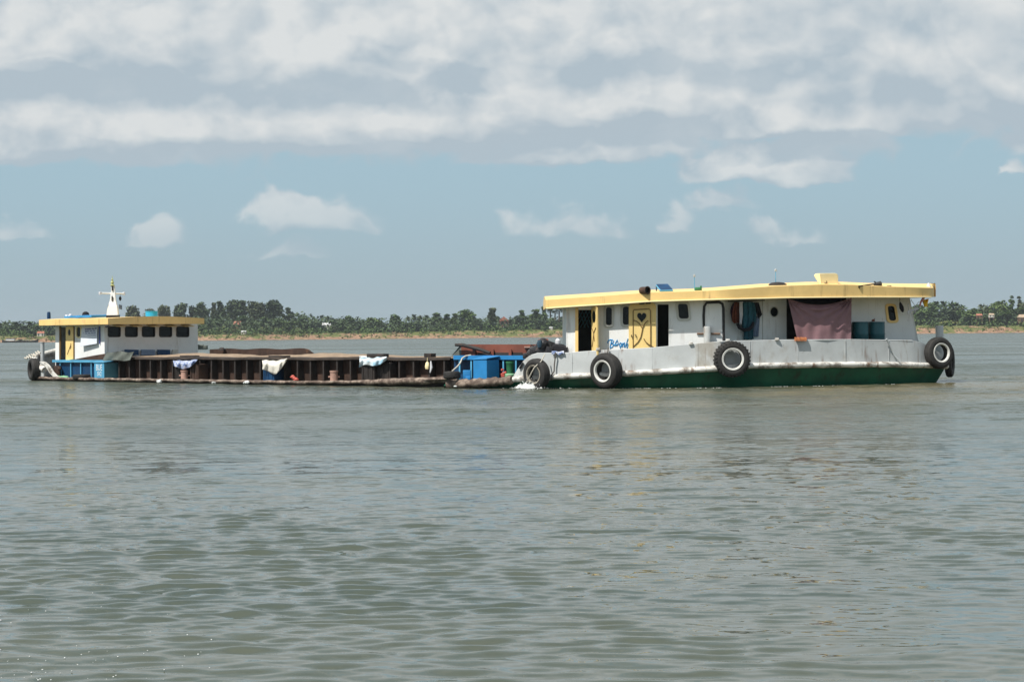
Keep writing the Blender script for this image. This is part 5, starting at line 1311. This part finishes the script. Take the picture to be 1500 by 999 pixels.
# things on the roof
p = on_roof(71.5, 1.2); hgt = Lp(71.5, 457.3, 1.2).z - p.z
jr = thing('jerrycan', 'dark blue jerrycan at the left end of the far barge roof', 'jerrycan', p)
mb = MB(); mb.lathe([(.075, 0), (.08, .03), (.076, hgt * .8), (.07, hgt * .9)], Matrix.Translation(p), 12); mb.build('body', 'blue_dark', jr); mb = MB(); mb.lathe([(.065, hgt * .9), (.068, hgt), (.05, hgt + .01)], Matrix.Translation(p), 12); mb.build('cap', 'blue_dark', jr)
p = on_roof(99, 1.0); mb = MB()
for i in range(6): mb.lathe([(.02, -.06), (.075, 0), (.02, .07)], Matrix.Translation(p + LD * random.uniform(-.2, .22) + UP * random.uniform(.06, .16)) @ Euler((random.random(), 1, 0)).to_matrix().to_4x4(), 8)
solo(mb, 'plastic_bag', 'whitecloth', 'crumpled pinkish white bag on the far barge roof', 'bag', smooth=60)
mb = MB(); a, b = s_at(106, 466, 1.3), s_at(146, 466, 1.3)
mb.sheet([[LW(a + (b - a) * i / 14, w, rz(w) + .10 + .012 * math.sin(i * 1.3 + w * 3)) for w in (.9, 1.3, 1.8, 2.3)] for i in range(15)], UP * -.075); solo(mb, 'folded_tarpaulin', 'blue', 'folded blue tarpaulin lying along the far barge roof', 'tarpaulin', smooth=40)
p = on_roof(125.5, 2.0); mb = MB(); mb.lathe([(.15, 0), (.155, .06), (.12, .15), (.04, .19)], Matrix.Translation(p + UP * .07), 16); solo(mb, 'pot', 'blackcloth', 'dark round pot upside down on the far barge roof left of the mast', 'pot')
p = Fp(222, 464, sB - 1.3); wb = (p - LA).dot(LN); p = LW(sB - 1.3, wb, rz(wb)); mb = MB(); mb.lathe([(.23, 0), (.25, .02), (.255, .2), (.27, .215), (.27, .235), (.245, .235), (.235, .04)], Matrix.Translation(p), 24); solo(mb, 'basin', 'basin', 'bright cyan plastic basin on the far barge roof right of the mast', 'basin')
# whiteboard with handwriting
wb = thing('notice_board', 'white notice board with blue handwritten lines hung on the far barge cabin', 'sign', fSw(133, 479, -.08))
def bd(u, v): return fSw(u, v, -.07 - .012 * max(0, v - 500))
c = [(121.5, 480.5), (144.6, 478.5), (145, 503.5), (122.3, 507.5)]
mb = MB(); mb.prism([bd(*q) for q in c], LN * .02); mb.build('panel', 'board', wb, smooth=0, bevel=.005)
mb = MB(); mb.prism([fSw(146.2, 478, -.05), fSw(147, 478, -.05), fSw(147.4, 504, -.05), fSw(146.6, 504, -.05)], LN * .045); mb.build('edge', 'ink', wb, smooth=0)
L_ = []
rr = random.Random(4)
for row in range(6):
    y = 482.5 + row * 3.1; x = 126.5 + rr.uniform(0, 2)
    while x < 142:
        w_ = rr.uniform(2.0, 4.0); L_.append([(x + w_ * t / 6, y - (x - 126) * .08 + .7 * math.sin(t * 2.1 + row)) for t in range(7)]); x += w_ + rr.uniform(.5, 1.2)
L_ += [[(124.5, 487), (126, 489.5), (124.8, 491)], [(125, 494), (127, 496), (124.6, 498)], [(125, 502), (128, 500.5)]]
strokes('writing', L_, .017, 'ink', wb, lambda u, v: bd(u, v) - LN * .008, 5)
# sloping plank and tarpaulin between cabin and coaming
mb = MB(); mb.prism([Lp(u, v, .45) for u, v in ((99, 529), (113, 525.5), (136, 521), (160, 517), (178, 515.2), (178, 529))], LN * .06); solo(mb, 'plank', 'rustplate', 'rusty brown plate sloping up beside the far barge cabin', 'plate', smooth=0)
mb = MB(); mb.sheet([[Lp(150 + 40 * i / 10 + (6 * (1 - j / 4)), 515.5 + 12.5 * j / 4 + (.8 * math.sin(i)), .40 + .03 * math.sin(i * 1.4 + j)) for j in range(5)] for i in range(11)], LN * .02); solo(mb, 'tarpaulin', 'greytarp', 'grey green tarpaulin draped beside the far barge wheelhouse', 'tarpaulin', smooth=60)
# blue things along the foot of the wheelhouse front
for (u0, u1, m_) in ((180, 200, 'blue_dark'), (204, 224, 'paleblue'), (228, 246, 'blue_dark'), (250, 258, 'tan_cloth')):
    mb = MB(); P = [fFw(u0, 512.0, -.1), fFw(u1, 512.3, -.1), fFw(u1, 520, -.1), fFw(u0, 520, -.1)]; mb.prism(P, LD * .05); mb.build('dodger_panel', m_, FB, smooth=0)
# lettered blue chest
s0_, s1_ = s_at(138.5, 545, .05), s_at(153, 545, .05); z0_ = .13; zt_ = Lp(145, 531.5, .05).z
ch = thing('deck_chest', 'blue chest with white painted letters on the far barge side deck', 'chest', LW((s0_ + s1_) / 2, .4, z0_))
mb = MB(); mb.prism([LW(s0_, .05, z0_), LW(s1_, .05, z0_), LW(s1_, .84, z0_), LW(s0_, .84, z0_)], UP * (zt_ - z0_)); mb.build('body', 'teal', ch, smooth=0, bevel=.012)
mb = MB(); mb.prism([LW(s0_ - .03, .01, zt_ + .003), LW(s1_ + .03, .01, zt_ + .003), LW(s1_ + .03, .88, zt_ + .09), LW(s0_ - .03, .88, zt_ + .09)], UP * .03); mb.build('lid', 'blue_light', ch, smooth=0)
mb = MB(); mb.prism([LW(s0_ + .005, .035, z0_ + .02), LW(s1_ - .005, .035, z0_ + .02), LW(s1_ - .005, .035, zt_ - .02), LW(s0_ + .005, .035, zt_ - .02)], LN * .012); mb.build('front_panel', 'blue_light', ch, smooth=0)
def put_text(body, size, cs, cz, w, m, parent, name='lettering', sx=1.0):
    vs, fs = text_mesh(body, size); mb = MB()
    mb.add([LW(cs + v.x * sx, w, cz + v.y) - LN * (v.z) for v in vs], fs); return mb.build(name, m, parent, smooth=0)
put_text('BUE', .34, (s0_ + s1_) / 2, zt_ - .2, .032, 'letter', ch, sx=.72); put_text('SV2', .26, (s0_ + s1_) / 2 + .02, z0_ + .18, .032, 'letter', ch, sx=.72)
# bitts on the side deck
bt = None
for px, y0, y1 in ((270, 542.5, 561), (489, 543, 565)):
    p = Lp(px, y0, .22); q = LW(s_at(px, y0, .22), .22, 0)
    mb = MB(); M_ = Matrix.Translation((q.x, q.y, 0)); mb.lathe([(.15, .05), (.15, .12), (.135, .2), (.135, p.z - .06), (.15, p.z - .05), (.15, p.z)], M_, 14); b_ = mb.build('bollard', 'pink', FB)
    mb = MB(); mb.tube([(q.x - .2, q.y, p.z * .58), (q.x + .2, q.y, p.z * .58)], .03, 7); mb.build('bollard_pin', 'pink', b_)
# tarpaulins over crates on the side deck
def drape(name, m, label, x0, x1, ytop, bottom, seed, cat='tarpaulin'):
    n = 22; nv = 9; g = []
    for i in range(n + 1):
        u = i / n; px = x0 + (x1 - x0) * u; yb = lerp_tab(bottom, u); row = []
        for j in range(nv + 1):
            v = j / nv
            wv = (.75 - .55 * min(1, v * 2.2)) - .05 * math.sin(u * 9 + seed) * v - .04 * math.sin(u * 21 + seed * 2 + v * 3)
            yy = ytop + (yb - ytop) * v + .5 * math.sin(u * 11 + seed) * (1 - v)
            row.append(Lp(px + 1.3 * math.sin(v * 4 + seed) * (u - .5), yy, wv))
        g.append(row)
    mb = MB(); mb.sheet(g, LN * .02 + UP * -.01); return solo(mb, name, m, label, cat, smooth=70)
drape('tarpaulin', 'blue_cloth', 'blue and white patterned cloth draped over the coaming by the left bollard', 254, 288, 526, [(0, 536), (.15, 538), (.4, 541), (.7, 538), (1, 529)], 1)
drape('tarpaulin', 'tan_cloth', 'off white tarpaulin draped over the middle of the far barge coaming', 384, 420, 524.5, [(0, 541), (.2, 543), (.45, 548), (.55, 548), (.8, 538), (1, 527)], 2)
drape('tarpaulin', 'sky_cloth', 'pale blue and white tarpaulin draped over the right part of the far barge coaming', 526, 566, 521.8, [(0, 538), (.2, 534), (.5, 536), (.75, 534), (1, 526)], 3)
def crate(px0, px1, ytop, w0, w1, m, label, name='crate', cat='crate'):
    sa, sb = s_at(px0, 550, w0), s_at(px1, 550, w0); zt = Lp((px0 + px1) / 2, ytop, w0).z
    root = thing(name, label, cat, LW((sa + sb) / 2, (w0 + w1) / 2, .13))
    mb = MB(); mb.prism([LW(sa, w0, .13), LW(sb, w0, .13), LW(sb, w1, .13), LW(sa, w1, .13)], UP * (zt - .13)); mb.build('body', m, root, smooth=0, bevel=.03)
    mb = MB()
    for q in (.15, .5, .85):
        s = sa + (sb - sa) * q; mb.prism([LW(s - .03, w0 - .02, .15), LW(s + .03, w0 - .02, .15), LW(s + .03, w0 - .02, zt - .02), LW(s - .03, w0 - .02, zt - .02)], LN * .03)
    mb.build('batten', m, root, smooth=0)
    return root
crate(256, 264, 534, .3, .8, 'iron', 'dark crate under the blue and white cloth, left of the bollard')
crate(278, 290, 533, .3, .8, 'rustplate', 'rusty box under the blue and white cloth, right of the bollard', 'rusty_box', 'box')
crate(385, 401, 541, .3, .8, 'blue_dark', 'blue crate under the off white tarpaulin')
crate(529, 548, 534, .3, .8, 'iron', 'dark grimy crate under the pale blue tarpaulin')
crate(552, 571, 531, .45, .8, 'iron', 'rusty dark crate just right of the pale blue tarpaulin')
for (u0, u1, v0, v1, m_, lab) in ((266, 288, 522.5, 526.5, 'iron', 'dark board on the coaming above the blue and white cloth'), (396, 421, 521.5, 525, 'iron', 'dark board on the coaming above the off white tarpaulin'), (540, 565, 518.6, 522.6, 'iron', 'dark flat box on the coaming above the pale blue tarpaulin'), (624, 634, 518, 523.5, 'iron', 'small dark block standing on the coaming right of the pale blue tarpaulin')):
    a, b = s_at(u0, v1, .7), s_at(u1, v1, .7); zt = Lp(u0, v0, .7).z
    mb = MB(); mb.prism([LW(a, .6, ZT + .012), LW(b, .6, ZT + .012), LW(b, .85, ZT + .012), LW(a, .85, ZT + .012)], UP * max(.05, zt - ZT)); solo(mb, 'board' if u1 - u0 > 15 else 'block', m_, lab, 'board' if u1 - u0 > 15 else 'block', bevel=.015)
mb = MB(); c = Lp(626, 536, .5); mb.lathe([(.02, .14), (.06, .1), (.085, -.02), (.07, -.1), (.02, -.12)], Matrix.Translation(c), 10, cap=False); mb.tube([c + UP * .13, Vector((c.x, c.y, ZT))], .012, 5); solo(mb, 'hanging_bag', 'cream', 'small cream bag hanging from the coaming near the right end of the far barge', 'bag')
mb = MB(); c = Lp(633, 540, .5); mb.tube([Lp(631, 529, .5), Lp(632, 538, .48), Lp(630, 546, .46)], [.02, .05, .02], 7); solo(mb, 'hanging_rag', 'whitecloth', 'pale rag hanging right of the small cream bag', 'rag', smooth=60)
mb = MB()
for q in range(5): mb.lathe([(.02, -.06), (.09, 0), (.02, .08)], Matrix.Translation(Lp(428 + q * 1.6 + random.uniform(-1, 1), 557 - random.uniform(0, 5), .45)), 8)
solo(mb, 'float', 'red', 'faded red float lying on the side deck right of the off white tarpaulin', 'float')
# stern clutter
mb = MB(); c = Lp(84, 544, .35); zt = Lp(84, 536, .35).z; mb.box((c.x, c.y, (zt + .12) / 2 + .02), (.26, .26, zt - .14)); mb.box((c.x + .12, c.y - .1, zt - .1), (.14, .16, .12)); solo(mb, 'rusty_drum', 'rustplate', 'rusty brown canister at the foot of the far cabin left corner', 'canister', bevel=.03)
mb = MB()
for q in range(9): mb.lathe([(.03, -.05), (.10, 0), (.03, .06)], Matrix.Translation(Lp(80 + q * 2.2, 552.6 + random.uniform(-1, .8), .2)), 8)
solo(mb, 'fishing_net', 'palegreen', 'pale green net heaped on the deck beside the rusty canister', 'net', smooth=60)
mb = MB()
for q in range(7): mb.tube([Lp(36 + q * 3.2, 522 - 1.5 * q + random.uniform(0, 3), .1 - .1), Lp(40 + q * 3.2, 527 - 1.6 * q + random.uniform(-2, 2), -.02)], .035, 6)
solo(mb, 'rope_bundle', 'rope', 'bundle of pale ropes over the far barge stern corner', 'rope', smooth=60)
t5 = dup(t4, (0, 0, 0)); hang(t5, Lp(49.5, 541, -.02), -62, .92, 'big black tyre hanging at the far barge stern corner', 0.0, 1.25)
t6 = dup(t4, (0, 0, 0)); hang(t6, Lp(120, 552, .24), 0, .74, 'black tyre lying flat on the far barge deck left of the lettered chest', R(90), .9)
t7 = dup(t4, (0, 0, 0)); hang(t7, Rp(662, 551, -.1) + Vector((0, 0, .03)), 0, .56, 'worn black tyre lying flat between the two barges', R(84), 1.4)
for t_ in (t4, t5, t6, t7): t_['group'] = 'bare black tyres on the barges'
mb = MB(); mb.box(Fp(295, 509, SF - .8) , (.5, .4, .18)); mb.box(Fp(292, 506.5, SF - .8), (.36, .3, .1)); solo(mb, 'dark_box', 'greytarp', 'dark box on the far side deck just right of the wheelhouse', 'box', bevel=.03)
mb = MB(); c = LW(s_at(325, 514, 4.7), 4.7, 1.22); mb.lathe([(.15, -.03), (.14, .03), (.06, .09)], Matrix.Translation(c), 12); solo(mb, 'cooking_lid', 'iron', 'small dark dome on the far washboard right of the wheelhouse', 'lid')

# ================================================================== foam at the bow, bits of foam, white specks
def blob(mb, c, r, rnd, sq=.55):
    vs, fs = [], []; n, k_ = 7, 4
    vs.append(c + Vector((0, 0, r * sq)))
    for a in range(1, k_):
        for b in range(n):
            t = math.pi * a / k_; q = 2 * math.pi * b / n; w = r * rnd.uniform(.75, 1.25)
            vs.append(c + Vector((w * math.sin(t) * math.cos(q), w * math.sin(t) * math.sin(q), w * sq * math.cos(t))))
    vs.append(c - Vector((0, 0, r * sq)))
    for b in range(n): fs.append((0, 1 + b, 1 + (b + 1) % n))
    for a in range(k_ - 2):
        for b in range(n): fs.append((1 + a * n + b, 1 + (a + 1) * n + b, 1 + (a + 1) * n + (b + 1) % n, 1 + a * n + (b + 1) % n))
    o = 1 + (k_ - 2) * n
    for b in range(n): fs.append((len(vs) - 1, o + (b + 1) % n, o + b))
    mb.add(vs, fs)
rnd = random.Random(9); mb = MB()
from mathutils import noise as mnoise
def foam_z(px, dd):
    q = math.exp(-((px - 774) / 17.0) ** 2) * math.exp(-((dd + .35) / .34) ** 2)
    tail = .55 * math.exp(-((px - 800) / 60.0) ** 2) * math.exp(-((dd + .12) / .16) ** 2)
    n1 = mnoise.fractal(Vector((px * .16, dd * 5, 1.3)), .8, 2.1, 5); n2 = mnoise.fractal(Vector((px * .55, dd * 14, 7.3)), .7, 2.0, 4)
    return q * (.17 + .15 * n1 + .05 * n2) + tail * (.03 + .06 * n1 + .03 * n2) - .035 + .02 * n2
NX, ND = 150, 46
grid = {}; vs = []; fs = []
for i in range(NX):
    for j in range(ND):
        px = 735 + 150 * i / (NX - 1); dd = -1.25 + 1.2 * j / (ND - 1)
        z = foam_z(px, dd)
        if z > -.004: grid[(i, j)] = len(vs); p = Rp(px, 560, dd); vs.append(Vector((p.x, p.y, z + .012)))
for (i, j) in list(grid):
    q = [(i, j), (i + 1, j), (i + 1, j + 1), (i, j + 1)]
    if all(k_ in grid for k_ in q): fs.append(tuple(grid[k_] for k_ in q))
mb.add(vs, fs)
for i in range(260):
    px = rnd.gauss(775, 13); p = Rp(px, 560, -.4 + rnd.gauss(0, .2)); q = math.exp(-((px - 775) / 16) ** 2)
    blob(mb, Vector((p.x, p.y, .02 + rnd.random() ** 2 * .36 * q)), rnd.uniform(.004, .014), rnd, .9)
for i in range(160):
    px = 800 + 560 * rnd.random(); p = Rp(px, 560, .02 - abs(rnd.gauss(0, .05))); blob(mb, Vector((p.x, p.y, .0)), rnd.uniform(.01, .025), rnd, .4)
for i in range(14): blob(mb, Rp(667 + rnd.uniform(-2, 2), 566, -.35) + Vector((0, 0, .0)), rnd.uniform(.02, .05), rnd, .6)
tag(mb.build('wake_foam', 'foam', smooth=60), 'white splashing foam at the near barge bow', 'foam', kind='stuff')
for (px, lab, big) in ((234, 'white foam scrap at the far barge waterline left of the left bollard', 1.0), (313, 'tiny white scrap at the far barge waterline right of the left bollard', .5), (361, 'white floating scrap at the far barge waterline left of the off white tarpaulin', .9)):
    mb = MB(); s = s_at(px, 560, -.15)
    for i in range(9): blob(mb, LW(s + rnd.uniform(-.12, .12) * big, -.15 + rnd.uniform(-.06, .06), .03 + rnd.uniform(0, .08) * big), rnd.uniform(.05, .085) * big, rnd, .7)
    solo(mb, 'floating_scrap', 'foam', lab, 'litter', smooth=60)
mb = MB()
for i in range(75):  # tiny white blobs scattered over the near water
    px = rnd.random() ** 1.6 * 330; py = 999 - rnd.random() ** 1.7 * 135
    xl, yl = lev(px, py); Y = CAMH * F / (yl - HOR); blob(mb, Vector(((xl - 750) / F * Y, Y, .012)), rnd.uniform(.0015, .005), rnd, .8)
tag(mb.build('white_specks', 'foam', smooth=60), 'small white specks scattered on the near water', 'foam', kind='stuff')

# ================================================================== air
def haze(density):
    mb = MB(); mb.box((0, 1900, 25), (3000, 4400, 54))
    m = bpy.data.materials.new('haze'); m.use_nodes = True; n = m.node_tree.nodes
    n.remove(n['Principled BSDF'])
    v = n.new('ShaderNodeVolumePrincipled'); v.inputs['Color'].default_value = (.80, .88, .95, 1); v.inputs['Density'].default_value = density; v.inputs['Anisotropy'].default_value = 0.2
    m.node_tree.links.new(v.outputs[0], n['Material Output'].inputs['Volume'])
    o = mb.build('haze', m, smooth=0); tag(o, 'thin pale humid air over the river', 'haze', kind='stuff')
HAZE = 0.00011
haze(HAZE)
